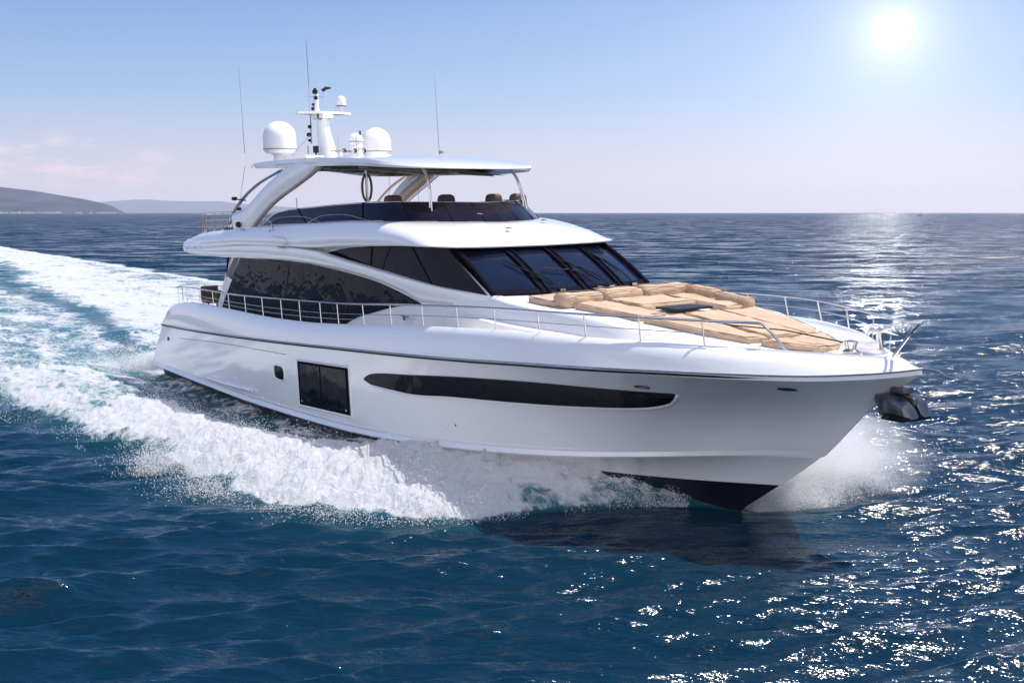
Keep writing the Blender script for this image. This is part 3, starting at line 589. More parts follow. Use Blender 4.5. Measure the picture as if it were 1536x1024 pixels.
# whip antennas
def whip(p0, p1, r=.011, thick=None):
    p0, p1 = np.array(p0), np.array(p1); o = G().tube([p0, p0 * .5 + p1 * .5, p1], [r, r * .7, r * .35], 6).make('whip_antenna', M['rope'])
    if thick: G().tube([p0, p0 + (p1 - p0) * thick], r * 2, 8).make('antenna_base', M['steel'], parent=o)
whip((-18.05, 2.10, 6.70), (-18.25, 2.10, 9.58), .013, .13)
whip((-18.05, 2.12, 6.70), (-18.35, 2.32, 5.1), .008)
whip((-9.9, .28, 6.76), (-9.95, .34, 8.62), .010, .03)
whip((-17.2, .36, 9.0), (-17.25, .38, 10.45), .008)
G().lathe([(0, .05), (.06, .04), (.06, -.02)], (-9.7, .35, 6.80), 10).make('roof_vent', M['louvre'])
for x in (-15, -13.6, -12): G().tube([(x, -.3, 5.5), (x, -.3, 6.45)], .005, 4).make('halyard', M['rope'])
G().tube([(-14.2, 2.2, 4.9), (-14.2, 2.2, 5.75)], .012, 5).make('ensign_staff', M['rope'])

# ------------------------------------------------------------------ RAILS
zr = pch([-23.9, -22.9, -21.4, -18.5, -15.7, -13.1, -10.8, -8.1, -5.2, -2.45, -.2, .84, 1.55, 2.4, 3.2, 3.62], [2.78, 2.84, 2.88, 2.92, 3.01, 3.11, 3.20, 3.37, 3.54, 3.66, 3.70, 3.69, 3.68, 3.70, 3.74, 3.77])
ygr = lambda x: float(y_gun(x)) - .07
def yrail(x): return float(2.76 * (1 - np.clip(1 - (3.45 - x) / 7.2, 0, 1) ** 2.3) * aft(np.array(x)))
starb = [(x, ygr(x) - .12 * min(1, max(0, (x + 2) / 2.5)), float(zr(x))) for x in np.linspace(-23.85, 1.52, 60)]
port = [(x, -yrail(x), float(zr(x))) for x in np.linspace(-23.85, 3.45, 80)]
sx = [-23.85, -22.86, -21.42, -20.0, -18.5, -17.07, -15.69, -14.31, -13.07, -11.79, -10.79, -9.42, -8.07, -6.64, -5.23, -3.85, -2.45, -1.27, -.18, .84]
so = G().tube(starb + [(1.60, ygr(1.56) - .12, 3.665), (1.75, ygr(1.75)-.06, 3.50), (1.95, ygr(1.95) + .02, 3.27)], .024, 8).make('guard_rail', M['steel'])
po = G().tube(port + [(3.60, -.10, 3.765), (3.62, 0.0, 3.76), (3.52, 0.02, 3.66), (3.18, .02, 3.22)], .024, 8).make('guard_rail', M['steel'])
for o, s, f, xend in ((so, 1, ygr, 1.0), (po, -1, yrail, 2.9)):
    for x in sx + ([1.9, 2.7] if s < 0 else []):
        zt_ = float(zr(x)); zg = float(z_gun(min(x, 2.7))) + .03; yt_ = f(x); yb_ = ygr(min(x, 2.6)) if s > 0 else max(ygr(min(x, 2.6)), .05)
        G().tube(crv([(x - .02, s * yt_, zt_), (x + .02, s * (yt_ * .4 + yb_ * .6), (zt_ * .4 + zg * .6)), (x + .05, s * yb_, zg)], 7), .014, 6).make('stanchion', M['steel'], parent=o)
    P = [(x, s * (f(x) * .5 + ygr(min(x, 2.6)) * .5), float(zr(x)) * .5 + (float(z_gun(min(x, 2.7))) + .03) * .5) for x in np.linspace(-23.6, xend, 60)]
    G().tube(P, .009, 6).make('mid_rail', M['steel'], parent=o)
    if True:
        P = [(x, s * (f(x)), float(zr(x)) * .25 + (float(z_gun(x)) + .03) * .75) for x in np.linspace(-23.6, -9.5, 40)]
        G().tube(P, .007, 6).make('mid_rail', M['steel'], parent=o)
# aft cockpit rail across the stern
ar = G().tube([(-23.85, 2.5, 2.78), (-24.4, 2.2, 2.78), (-24.55, 1.2, 2.78), (-24.55, -1.2, 2.78), (-24.4, -2.2, 2.78), (-23.85, -2.5, 2.78)], .024, 8).make('stern_rail', M['steel'])
for y in (2.1, 1.3, .5, -.5, -1.3, -2.1): G().tube([(-24.5, y, 2.78), (-24.5, y, 2.0)], .014, 6).make('stanchion', M['steel'], parent=ar)
for z in (2.5, 2.25): G().tube([(-24.4, 2.2, z), (-24.55, 1.2, z), (-24.55, -1.2, z), (-24.4, -2.2, z)], .01, 6).make('mid_rail', M['steel'], parent=ar)
# fly deck aft rail
pts = [(-18.6, 2.38, 5.36), (-20.2, 2.36, 5.33), (-21.4, 2.34, 5.28), (-21.85, 2.1, 5.26), (-22.0, 1.2, 5.26), (-22.05, 0, 5.26), (-22.0, -1.2, 5.26), (-21.85, -2.1, 5.26), (-21.4, -2.34, 5.28), (-18.6, -2.38, 5.36)]
fr_ = G().tube(pts, .024, 8).make('fly_rail', M['steel'])
for p in pts[1:-1] + [(-21.0, 2.35, 5.3), (-19.4, 2.37, 5.34), (-22.03, .6, 5.26), (-22.03, -.6, 5.26)]:
    G().tube([p, (p[0] - .08, p[1], 4.55 + .1 * (p[0] > -21))], .014, 6).make('stanchion', M['steel'], parent=fr_)
for z in (5.06, 4.85): G().tube([(a, b, z) for a, b, c in pts[1:-1]], .008, 6).make('mid_rail', M['steel'], parent=fr_)

# ------------------------------------------------------------------ FITTINGS
for x, s in ((-7.9, 1), (2.05, 1)):
    zz_ = float(z_gun(x)) + .04
    if x < 0:
        c = G().tube([(x - .18, s * 2.45, 3.10), (x + .18, s * 2.45, 3.10)], .02, 6).make('mooring_cleat', M['steel'])
        G().box((x, s * 2.45, 3.06), (.12, .06, .10)).make('cleat_foot', M['steel'], parent=c)
def fitting(p, name='deck_fitting'): G().lathe([(0, .03), (.05, .03), (.07, 0)], p, 12).make(name, M['steel'])
for p in ((-4.0, -.1, 3.73), (-4.05, .35, 3.73), (-4.2, -1.3, 3.72), (-6.6, .5, 5.02), (-7.2, -.9, 5.16)): fitting(p)
wl = G().lathe([(.14, 0), (.14, .08), (.08, .12), (.10, .2), (.12, .24), (0, .26)], (2.35, -.02, 3.13), 16).make('windlass', M['steel'])
G().tube([(2.2, .25, 3.15), (2.45, .1, 3.17), (2.6, 0, 3.16)], .025, 6).make('anchor_chain', M['steel'], parent=wl)
fr3 = G().tube([(2.45, -.62, 3.22), (2.50, -.52, 3.42), (2.55, -.46, 3.55)], [.07, .05, .04], 8).make('bow_chock', M['steel'])
G().tube([(2.40, -.40, 3.52), (2.55, -.46, 3.50), (2.70, -.50, 3.58)], .03, 8).make('chock_horn', M['steel'], parent=fr3)
G().tube([(-.9, .62, 3.53), (.2, .45, 3.47), (1.2, .25, 3.46), (2.2, .0, 3.34)], .012, 6).make('grab_line', M['black'])
for x, y in ((-15.2, 2.56), (-17.2, 2.56)): fitting((x, y, float(4.86)), 'fly_fitting')
G().tube(crv([(-15.0, 2.58, 4.86), (-14.9, 2.62, 4.98), (-15.3, 2.58, 5.16)], 8), .02, 6).make('fly_grab_handle', M['steel'])
G().tube([(-14.7, 2.74, 4.74), (-13.9, 2.73, 4.72), (-13.6, 2.74, 4.60), (-13.8, 2.76, 4.52)], .006, 5).make('hatch_outline', M['rope'])
G().box((-14.1, 2.73, 4.455), (.5, .03, .03)).make('vent_slot', M['tan'])

# anchor hanging below the bow
def top(g, name, mat, label, cat, group=None, **k):
    o = g.make(name, mat, top=True, parent=None, **k); return tag(o, label, cat, group)
def anchor():
    root = bpy.data.objects.new('anchor', None); scene.collection.objects.link(root); root.matrix_world = MW @ Matrix.Translation(Vector((3.25, 0, 2.5)))
    tag(root, 'dark polished steel anchor stowed under the tip of the bow', 'anchor')
    def part(V, F, name, mat, bev=.02):
        V = np.array(V) - [3.25, 0, 2.5]; return bevel(build(name, V, F, mat, parent=root, angle=22), bev * .6)
    # two shell-like flukes and the stock plate between them
    for s in (1, -1):
        rows = []
        for i, (x, z, h, w) in enumerate(((2.98, 2.46, .11, .05), (3.05, 2.46, .20, .09), (3.20, 2.46, .22, .13), (3.24, 2.49, .21, .14), (3.44, 2.48, .19, .15), (3.60, 2.44, .14, .14), (3.66, 2.41, .09, .11))):
            pw_ = lambda q: math.copysign(abs(q) ** .55, q)
            rows.append([(x + .05 * pw_(math.sin(t)) * -1, s * (.05 + w * .9 + w * pw_(math.cos(t))), z + h * .9 * pw_(math.sin(t))) for t in np.linspace(.3, .3 + 2 * math.pi, 10, endpoint=False)])
        g = G(); g.grid(rows, closed_v=True); n = len(rows) * 10
        g.f += [tuple(range(10)), tuple(reversed(range(n - 10, n)))]
        part(g.v, g.f, 'fluke', M['anchor'])
    g = G(); g.prism([(3.0, .05), (3.0, -.05), (3.6, -.05), (3.6, .05)], [2.62, 2.62, 2.5, 2.5], [2.8, 2.8, 2.62, 2.62]); part(g.v, g.f, 'shank', M['anchor'])
    g = G(); g.box((3.34, 0, 2.72), (.26, .26, .10)); part(g.v, g.f, 'stock', M['anchor'], .03)
    g = G(); g.tube([(3.15, .22, 2.30), (3.4, .05, 2.26), (3.5, -.15, 2.28), (3.66, -.28, 2.32)], .045, 8); part(g.v, g.f, 'crown', M['black'], .005)
anchor()

# ------------------------------------------------------------------ CUSHIONS AND SEATS ON DECK (loose things: top level)
rumple = bpy.data.textures.new('rumple', 'CLOUDS'); rumple.noise_scale = .33; rumple.noise_depth = 3
def cushion(name, poly, z0, z1, mat, label, cat, group=None, bev=.05, top_part=None):
    g = G(); n = len(poly)
    zz0 = z0 if not callable(z0) else [z0(p) for p in poly]; zz1 = z1 if not callable(z1) else [z1(p) for p in poly]
    g.prism(poly, zz0, zz1); o = top(g, name, mat, label, cat, group, angle=50); bevel(o, bev, 4); m_ = o.modifiers.new('dense', 'SUBSURF'); m_.subdivision_type = 'SIMPLE'; m_.levels = m_.render_levels = 4
    m_ = o.modifiers.new('rumple', 'DISPLACE'); m_.texture = rumple; m_.strength = .07; m_.mid_level = .5; m_.texture_coords = 'GLOBAL'
    c = Vector(np.mean(np.array(g.v), axis=0)); cx_, cy_ = c.x, c.y; pts = [(cx_ + (p[0] - cx_) * .965, cy_ + (p[1] - cy_) * .965, z + .002) for p, z in zip(poly, zz1)]
    pts = [tuple(a * (1 - k) + b * k for a, b in zip(pts[i], pts[(i + 1) % n])) for i in range(n) for k in (0, .5)]
    h_ = G(); h_.tube([(a - c.x, b - c.y, d - c.z) for a, b, d in pts + pts[:1]], .007, 5); h_.make('piping', M['piping'], parent=o); return o
zs = lambda p: float(zt(p[0])) + .035
def rect(x0, x1, y0, y1): return [(x0, y0), (x1, y0), (x1, y1), (x0, y1)]
def sunpad(pts, h, label):
    o = cushion('sun_pad', pts, lambda p: zs(p) - .03, lambda p: zs(p) + h, M['tanl'], label, 'sun pad', 'sun pads on the foredeck', .05)
    return o
h = .15
sunpad([(-1.05, 1.42), (.1, 1.20), (.95, .86), (1.05, .45), (-1.05, .48)], .09, 'tan sun pad on the starboard edge of the foredeck, nearest the guard rail')
sunpad([(-1.05, .45), (1.08, .42), (1.08, -.42), (-1.05, -.45)], .10, 'long tan sun pad in the middle of the foredeck with a dark line across it')
sunpad([(-1.05, -.48), (1.05, -.45), (.95, -.86), (.1, -1.20), (-1.05, -1.42)], .09, 'tan sun pad on the far side of the foredeck beside the port bulwark')
sunpad([(1.12, .78), (1.45, .62), (1.95, .30), (2.02, 0), (1.95, -.30), (1.45, -.62), (1.12, -.78)], .09, 'tan sun pad at the very front of the foredeck, tapering to a blunt point')
# sofa aft of the pads
def seat(poly, hgt, label, name='sofa_cushion', z_off=0, mat='tanl', bev=.045):
    return cushion(name, poly, lambda p: zs(p) - .03 + z_off, lambda p: zs(p) + (hgt if hgt < .2 else hgt - .03), M[mat], label, 'cushion', 'cushions of the foredeck sofa', bev)
seat([(-2.9, 1.55), (-1.15, 1.45), (-1.15, .75), (-2.9, .75)], .10, 'flat tan seat cushion of the foredeck sofa nearest the starboard rail')
seat([(-2.9, .70), (-1.9, .70), (-1.9, -.70), (-2.9, -.70)], .12, 'flat tan seat cushion at the middle of the foredeck sofa')
seat([(-2.9, -1.55), (-1.15, -1.42), (-1.15, -.75), (-2.9, -.75)], .12, 'flat tan seat cushion of the foredeck sofa on the far port side')
seat([(-4.15, 1.75), (-3.3, 1.72), (-3.3, .95), (-4.15, .95)], .09, 'low tan pad tapering aft beside the windscreen on the starboard side')
seat([(-3.42, 1.70), (-2.95, 1.66), (-2.95, .72), (-3.42, .72)], .27, 'tan backrest bolster at the starboard end of the foredeck sofa', 'bolster_cushion', 0, 'tanl', .10)
seat([(-3.42, .68), (-2.95, .68), (-2.95, -.30), (-3.42, -.30)], .30, 'tan backrest bolster in the middle of the foredeck sofa', 'bolster_cushion', 0, 'tanl', .10)
seat([(-3.42, -.34), (-2.95, -.34), (-2.95, -1.62), (-3.42, -1.62)], .31, 'tan backrest bolster at the far port end of the foredeck sofa', 'bolster_cushion', 0, 'tan', .10)
seat([(-2.9, -1.30), (-2.05, -1.30), (-2.05, -1.62), (-2.9, -1.66)], .30, 'tan armrest bolster along the far side of the sofa, nearer the windscreen', 'bolster_cushion', 0, 'tan', .10)
seat([(-2.0, -1.28), (-1.1, -1.22), (-1.1, -1.52), (-2.0, -1.6)], .27, 'tan armrest bolster along the far side of the sofa, nearer the bow', 'bolster_cushion', 0, 'tan', .10)
tb = top(G().prism(rect(-1.8, -1.2, -.45, .45), 3.60, 3.64), 'shaded_gap_table', M['black'], 'small dark low table standing in for the shaded gap between the foredeck sofa and sun pads', 'table')  # black top stands in for the shadow in the gap between sofa and pads

# helm seats on the flybridge: head-rests show over the screen
for (y, x, lab) in ((1.12, -10.5, 'brown helm seat on the flybridge nearest the arch, behind the smoked screen'), (-.42, -10.5, 'second brown helm seat on the flybridge, next to the near roof pole'),
                    (-1.75, -10.3, 'brown helm seat on the flybridge beside the far roof pole'), (-1.72, -9.15, 'foremost brown flybridge seat at the right end of the smoked screen')):
    r = bpy.data.objects.new('helm_seat', None); scene.collection.objects.link(r); r.matrix_world = MW @ Matrix.Translation(Vector((x, -y, 4.7)))
    tag(r, lab, 'seat', 'seats on the flybridge')
    for nm, g, mt in (('seat', G().box((0, 0, .45), (.6, .6, .16)), 'brown'), ('pedestal', G().tube([(0, 0, 0), (0, 0, .4)], .09, 10), 'steel')):
        bevel(g.make(nm, M[mt], parent=r), .04)
    g = G(); rows = []
    for z, w, t in ((.5, .27, .07), (.75, .29, .08), (.95, .26, .08), (1.00, .25, .09), (1.06, .22, .08), (1.095, .13, .05)):
        rows.append([(-.28 + t * math.cos(a), w * math.copysign(abs(math.sin(a)) ** .7, math.sin(a)), z) for a in np.linspace(0, 2 * math.pi, 20, endpoint=False)])
    g.grid(rows, closed_v=True); g.f.append(tuple(range(len(g.v) - 20, len(g.v)))); g.make('headrest', M['brown'], parent=r)
# aft deck furniture
def deck_chair(x, y, z, lab, mat='brown'):
    r = bpy.data.objects.new('deck_chair', None); scene.collection.objects.link(r); r.matrix_world = MW @ Matrix.Translation(Vector((x, -y, z)))
    tag(r, lab, 'chair', 'chairs on the aft deck')
    bevel(G().box((0, 0, .42), (.62, .6, .16)).make('seat', M[mat], parent=r), .05)
    bevel(G().box((-.30, 0, .66), (.12, .6, .46)).make('backrest', M[mat], parent=r), .05)
    for a in (-.24, .24):
        for b in (-.24, .24): G().tube([(a, b, 0), (a, b, .36)], .025, 6).make('leg', M['steel'], parent=r)
deck_chair(-22.6, 1.7, 1.95, 'brown cushioned chair at the stern corner of the aft deck'); deck_chair(-21.4, 1.2, 1.95, 'beige chair between the brown ones on the aft deck', 'tanl')
deck_chair(-20.6, 1.9, 1.95, 'brown chair on the aft deck close to the white pillar')
tb = top(G().prism(rect(-22.2, -21.6, .2, 1.0), 2.55, 2.6), 'deck_table', M['teak'], 'dark wooden table among the chairs on the aft deck', 'table')
g = G().tube([(-20.1, 2.05, 4.70), (-19.6, 2.1, 4.74), (-19.0, 2.1, 4.78)], [.12, .17, .13], 12)
top(g, 'rolled_cover', M['black'], 'black rolled cover lying at the foot of the flybridge arch', 'cover')
g = G().lathe([(0, .06), (.08, .05), (.09, -.03), (0, -.06)], (-18.15, 2.45, 5.75), 12, (0, 0, 1)); g.make('camera_light', M['black'])
G().tube([(-18.2, 2.42, 5.74), (-17.6, 2.32, 5.70)], .02, 6).make('light_bracket', M['black'])
G().lathe([(0, .05), (.07, .04), (.07, -.03), (0, -.05)], (-18.0, 2.38, 5.45), 12).make('camera_light', M['black'])
#SEA
# ------------------------------------------------------------------ SEA with the wake
def hsh(ix, iy, s):
    n = (ix.astype(np.int64) * 374761393 + iy.astype(np.int64) * 668265263 + s * 982451653) & 0x7fffffff
    n = ((n ^ (n >> 13)) * 1274126177) & 0x7fffffff; n = n ^ (n >> 16); return (n & 0xffff).astype(np.float32) / 65535.0
def vnoise(x, y, s=0):
    ix, iy = np.floor(x), np.floor(y); fx, fy = (x - ix).astype(np.float32), (y - iy).astype(np.float32)
    fx = fx * fx * (3 - 2 * fx); fy = fy * fy * (3 - 2 * fy); ix = ix.astype(np.int64); iy = iy.astype(np.int64)
    a, b, c, d = hsh(ix, iy, s), hsh(ix + 1, iy, s), hsh(ix, iy + 1, s), hsh(ix + 1, iy + 1, s)
    return (a * (1 - fx) + b * fx) * (1 - fy) + (c * (1 - fx) + d * fx) * fy
def fbm(x, y, o=4, s=0, g=.5):
    v, a, t = 0, 1.0, 0
    for i in range(o): v = v + a * vnoise(x * 2 ** i + i * 17.3, y * 2 ** i - i * 9.1, s + i); t += a; a *= g
    return v / t
def to_ship(X, Y):
    dx, dy = X - Q0[0], Y - Q0[1]; return .5658 * dx - .8245 * dy, -.8245 * dx - .5658 * dy
def to_world(x, y): return Q0[0] + .5658 * x - .8245 * y, Q0[1] - .8245 * x - .5658 * y
outer = pch([-1000, -130, -70, -45, -30, -18.9, -14.7, -12.1, -10.3, -8.5, -7, -5.5, -4.2, -3.2, -2.4, -1.9, -1.5, -1.2, -.6, .4], [30, 18.5, 16.5, 13, 10.8, 9.2, 8.65, 8.2, 7.95, 7.7, 7.4, 6.8, 6.2, 5.55, 4.6, 3.5, 2.1, 1.1, .4, .02])
inner = pch([-1000, -70, -45, -25, -14, -10, -8, -6, 0], [14, 6.5, 4.5, 4.85, 4.7, 3.9, 2.7, 1.6, .05])
crestA = pch([-200, -60, -30, -18, -12, -8, -5, -3, -1.8, -1.0, 0], [.05, .12, .24, .30, .38, .48, .60, .60, .46, .25, .0])
tealy = pch([-400, -99, -79, -66, -49, -35.6, -28.6, -25], [-14, -4.8, -1.6, -1.2, -.5, 1.5, 2.7, 3.2])
def sm(a, b, x): t = np.clip((x - a) / (b - a), 0, 1); return t * t * (3 - 2 * t)
def wake(X, Y):
    xs, ys = to_ship(X, Y); wob = (fbm(xs * .5, ys * .5, 3, 5) - .5); big = (fbm(xs * .16 + 4, ys * .16, 3, 9) - .5)
    ay = np.abs(ys); infr = xs < .4
    k = np.clip((-xs) / 12, .08, 1)
    o = outer(np.minimum(xs, .4)) + (wob * 1.5 + big * 1.5) * k; i = inner(np.minimum(xs, 0)) + (wob * 1.2) * k
    q = np.clip((ay - i) / np.maximum(o - i, .02), 0, 1)
    inside = sm(0, .5, (o - ay) / (.4 + 2.2 * k)) * infr
    band = sm(-.3, .4, (ay - i)) * inside
    F = band * np.interp(xs, [-300, -120, -40, -12, -6, -2.5, -1.2, -.5], [.50, .60, .76, 1.0, 1.0, .90, .72, .60])
    F = F * (1 - .30 * np.clip(big * 3, 0, 1))
    tro = inside * (1 - band)
    ft = np.interp(xs, [-27, -25, -16, -8, -5, 0], [.60, .48, .42, .50, .7, .7]); F = np.maximum(F, tro * ft)
    # between the hull and the thrown crest, streaks
    aftw = sm(25.2, 27.5, -xs) * inside
    cen = np.exp(-((ys - (tealy(xs) - 3.6 - .02 * (-xs))) / (3.2 + .02 * (-xs))) ** 2)
    dip = np.exp(-((ys - tealy(xs) - wob * 1.4) / np.interp(xs, [-100, -30], [2.2, .65])) ** 2)
    Fa = .58 + .27 * cen - .40 * dip * sm(25, 31, -xs) + .10 * big - .10 * sm(0, 12, -ys - 5)
    edge = np.exp(-((ay - o + 1.3) / 1.0) ** 2); Fa = Fa + .22 * edge
    F = F * (1 - aftw) + np.where(aftw > 0, aftw * np.clip(Fa, 0, 1) * sm(0, .4, (o - ay) / 2.2), 0)
    T = np.clip(np.maximum(inside, .55 * sm(1.3, 0, ay - o) * sm(-34, -20, xs) * infr), 0, 1)
    # clear green water around the bow foam
    T = np.maximum(T, .75 * sm(2.2, 0, ay - o) * sm(2.5, -.5, xs) * (xs > -9))
    # height
    A = crestA(np.clip(xs, -200, 0)) * infr
    near = sm(-10, -6, xs); prof = (1 - near) * np.sin(np.pi * np.clip(q, 0, 1)) ** .8 + near * np.clip(1 - q ** 2.2, 0, 1) * .85
    Z = A * prof * np.where(ay < i, near, 1) * inside
    Z = Z - .40 * np.exp(-((ay - 3.2) / 1.1) ** 2) * sm(8.5, 13, -xs) * sm(32, 26, -xs)
    Z = Z - .35 * sm(25.3, 26.5, -xs) * sm(34, 27, -xs) * sm(3.2, 2, ay) + .35 * np.exp(-((xs + 36) / 5) ** 2 - (ys / 3) ** 2)
    lum = fbm(xs * 2.1, ys * 2.1, 5, 21, .62) - .5; lum2 = np.abs(fbm(xs * 3.1, ys * 3.1, 4, 31, .6) - .5) * 2
    amp = np.clip(band * np.interp(xs, [-60, -25, -10, -6, -2, 0], [.10, .18, .40, .48, .34, .05]), 0, 1)
    Z = Z + (lum * 1.0 - lum2 * .42) * amp + lum * .12 * F * aftw
    return F, T, Z
A0 = R(40)
phi = np.concatenate([np.linspace(-A0, A0, 1150), np.linspace(A0, 2 * math.pi - A0, 110)[1:-1]])
inv = np.linspace(1 / 9.0, 1 / 260.0, 760); rr_ = np.concatenate([np.linspace(.5, 8.9, 14), 1 / inv, np.geomspace(263, 22000, 120)])
RR, PP = np.meshgrid(rr_, phi, indexing='ij'); X = (RR * np.sin(PP)).astype(np.float64); Y = (RR * np.cos(PP)).astype(np.float64)
spacing = np.gradient(rr_)[:, None] * np.ones_like(PP); spacing = np.maximum(spacing, (RR * np.gradient(phi)[None, :]))
Z = np.zeros_like(X, dtype=np.float32); DX = Z.copy(); DY = Z.copy()
rw = np.random.default_rng(11)
msk = RR < 900
nw = 96
for j in range(nw):
    lam = .28 * (11.0 / .28) ** ((j + rw.random() * .8) / nw)
    th = R(-90 + 9) + rw.normal() * R(17 if lam < 3 else 14)     # travelling roughly towards the viewer
    kx, ky = 2 * math.pi / lam * math.cos(th), 2 * math.pi / lam * math.sin(th)
    amp = .0108 * lam ** .85 * (1.0 if lam < 2.2 else (2.2 / lam) ** 1.6) * (.6 + .8 * rw.random())
    w = np.clip((lam / spacing - 2.0) / 2.0, 0, 1).astype(np.float32)
    sel = (w > 0) & msk
    ph = (kx * X[sel] + ky * Y[sel] + rw.random() * 6.283).astype(np.float32); gm = 1.0
    ws = w[sel]; s_, c_ = np.sin(ph), np.cos(ph)
    Z[sel] += amp * c_ * ws; DX[sel] -= .45 * amp * math.cos(th) * s_ * ws; DY[sel] -= .45 * amp * math.sin(th) * s_ * ws
patchy = .80 + .3 * fbm(X * .07, Y * .07, 3, 77); Z *= patchy; DX *= patchy; DY *= patchy
F = np.zeros_like(Z); T = F.copy(); WZ = F.copy(); xs_, ys_ = to_ship(X, Y)
sel = (xs_ < 4) & (np.abs(ys_) < 36) & (xs_ > -900)
f_, t_, z_ = wake(X[sel], Y[sel]); F[sel] = f_; T[sel] = t_; WZ[sel] = z_
calm = (1 - .55 * np.clip(T, 0, 1)) * (1 - .8 * np.exp(-((xs_ - .3) ** 2 + ys_ ** 2) / 7)); Z = Z * calm + WZ; DX *= calm; DY *= calm
P = np.stack([X + DX, Y + DY, Z], -1).reshape(-1, 3)
nr, npn = X.shape; idx = np.arange(nr * npn, dtype=np.int32).reshape(nr, npn); nxt = np.roll(idx, -1, axis=1)
Q = np.stack([idx[:-1], idx[1:], nxt[1:], nxt[:-1]], -1).reshape(-1, 4)
me = bpy.data.meshes.new('sea'); me.vertices.add(len(P)); me.vertices.foreach_set('co', P.astype(np.float32).ravel())
me.loops.add(Q.size); me.loops.foreach_set('vertex_index', Q.ravel()); me.polygons.add(len(Q)); me.polygons.foreach_set('loop_start', np.arange(0, Q.size, 4, dtype=np.int32))
me.update(calc_edges=True); me.polygons.foreach_set('use_smooth', np.ones(len(Q), bool))
FAR = np.clip((spacing - .18) / 1.4, 0, 1) * (1 - F)
for nm, arr in (('foam', F), ('churn', T), ('far', FAR)):
    at = me.attributes.new(nm, 'FLOAT', 'POINT'); at.data.foreach_set('value', arr.astype(np.float32).ravel())
sea = bpy.data.objects.new('sea', me); scene.collection.objects.link(sea); sea['kind'] = 'structure'
# water material: deep blue body, sharp reflection; foam where the wake is
m = bpy.data.materials.new('sea_water'); m.use_nodes = True; t = m.node_tree; L = t.links; t.nodes.clear()
out_ = N(t, 'ShaderNodeOutputMaterial'); pw = N(t, 'ShaderNodeBsdfPrincipled'); pf = N(t, 'ShaderNodeBsdfPrincipled'); mx = N(t, 'ShaderNodeMixShader')
tcn = N(t, 'ShaderNodeTexCoord'); rot = N(t, 'ShaderNodeMapping'); rot.inputs['Rotation'].default_value = (0, 0, R(55.5)); L.new(tcn.outputs['Object'], rot.inputs[0])
def noise(vec, scale, detail=4, rough=.55, stretch=None, kind='ShaderNodeTexNoise'):
    if stretch:
        mm = N(t, 'ShaderNodeMapping'); mm.inputs['Scale'].default_value = stretch; L.new(vec, mm.inputs[0]); vec = mm.outputs[0]
    n = N(t, kind); n.inputs['Scale'].default_value = scale
    n.inputs['Detail'].default_value = detail; n.inputs['Roughness'].default_value = rough
    L.new(vec, n.inputs['Vector']); return n
fo = N(t, 'ShaderNodeAttribute', attribute_name='foam'); ch = N(t, 'ShaderNodeAttribute', attribute_name='churn')
warp = noise(rot.outputs[0], .9, 3); wv = N(t, 'ShaderNodeVectorMath', operation='SCALE'); wv.inputs['Scale'].default_value = 1.1; L.new(warp.outputs['Color'], wv.inputs[0])
wa = N(t, 'ShaderNodeVectorMath', operation='ADD'); L.new(rot.outputs[0], wa.inputs[0]); L.new(wv.outputs[0], wa.inputs[1])
n1 = noise(wa.outputs[0], .8, 8, .68, (.40, 1.0, 1)); n2 = noise(wa.outputs[0], 5.0, 5, .7, (.6, 1, 1))
vo = N(t, 'ShaderNodeTexVoronoi', feature='DISTANCE_TO_EDGE'); vo.inputs['Scale'].default_value = 2.6; L.new(wa.outputs[0], vo.inputs['Vector'])
nsum = math_(t, 'ADD', math_(t, 'MULTIPLY', n1.outputs[0], .80), math_(t, 'MULTIPLY', n2.outputs[0], .30))
nsum = math_(t, 'SUBTRACT', nsum, math_(t, 'MULTIPLY', vo.outputs[0], .22))
# threshold moves with the foam attribute: 0 -> nothing, 1 -> solid
fm = math_(t, 'ADD', math_(t, 'MULTIPLY', fo.outputs['Fac'], 1.05), math_(t, 'MULTIPLY', math_(t, 'SUBTRACT', nsum, .50), 2.4))
fmask = N(t, 'ShaderNodeMapRange', interpolation_type='SMOOTHSTEP'); fmask.inputs['From Min'].default_value = .42; fmask.inputs['From Max'].default_value = .86
L.new(fm, fmask.inputs[0]); fmk = math_(t, 'MULTIPLY', fmask.outputs[0], math_(t, 'MULTIPLY', fo.outputs['Fac'], 8.0, clamp=True), clamp=True)
body = mixc(t, math_(t, 'MULTIPLY', ch.outputs['Fac'], math_(t, 'ADD', math_(t, 'MULTIPLY', fo.outputs['Fac'], .7), .12), clamp=True), (0.0010, 0.0180, 0.038), (0.045, 0.21, 0.235))
L.new(body, pw.inputs['Base Color']); pw.inputs['Roughness'].default_value = .10; pw.inputs['IOR'].default_value = 1.333
w1 = noise(tcn.outputs['Object'], 2.4, 5, .58, (.24, 1.0, 1)); w2 = noise(tcn.outputs['Object'], 9.0, 3, .5, (.26, 1.0, 1)); w4 = noise(tcn.outputs['Object'], 24.0, 2, .5, (.3, 1.0, 1)); fa = N(t, 'ShaderNodeAttribute', attribute_name='far')
hgt = math_(t, 'ADD', math_(t, 'ADD', math_(t, 'MULTIPLY', w1.outputs[0], .155), math_(t, 'MULTIPLY', w2.outputs[0], .034)), math_(t, 'MULTIPLY', w4.outputs[0], .0075))
b1 = N(t, 'ShaderNodeBump'); b1.inputs['Strength'].default_value = .8; b1.inputs['Distance'].default_value = 1.0; L.new(hgt, b1.inputs['Height']); 
w5 = noise(tcn.outputs['Object'], .34, 12, .78, (.40, 1.0, 1))
off = N(t, 'ShaderNodeVectorMath', operation='SUBTRACT'); L.new(w5.outputs['Color'], off.inputs[0]); off.inputs[1].default_value = (.5, .565, .5)
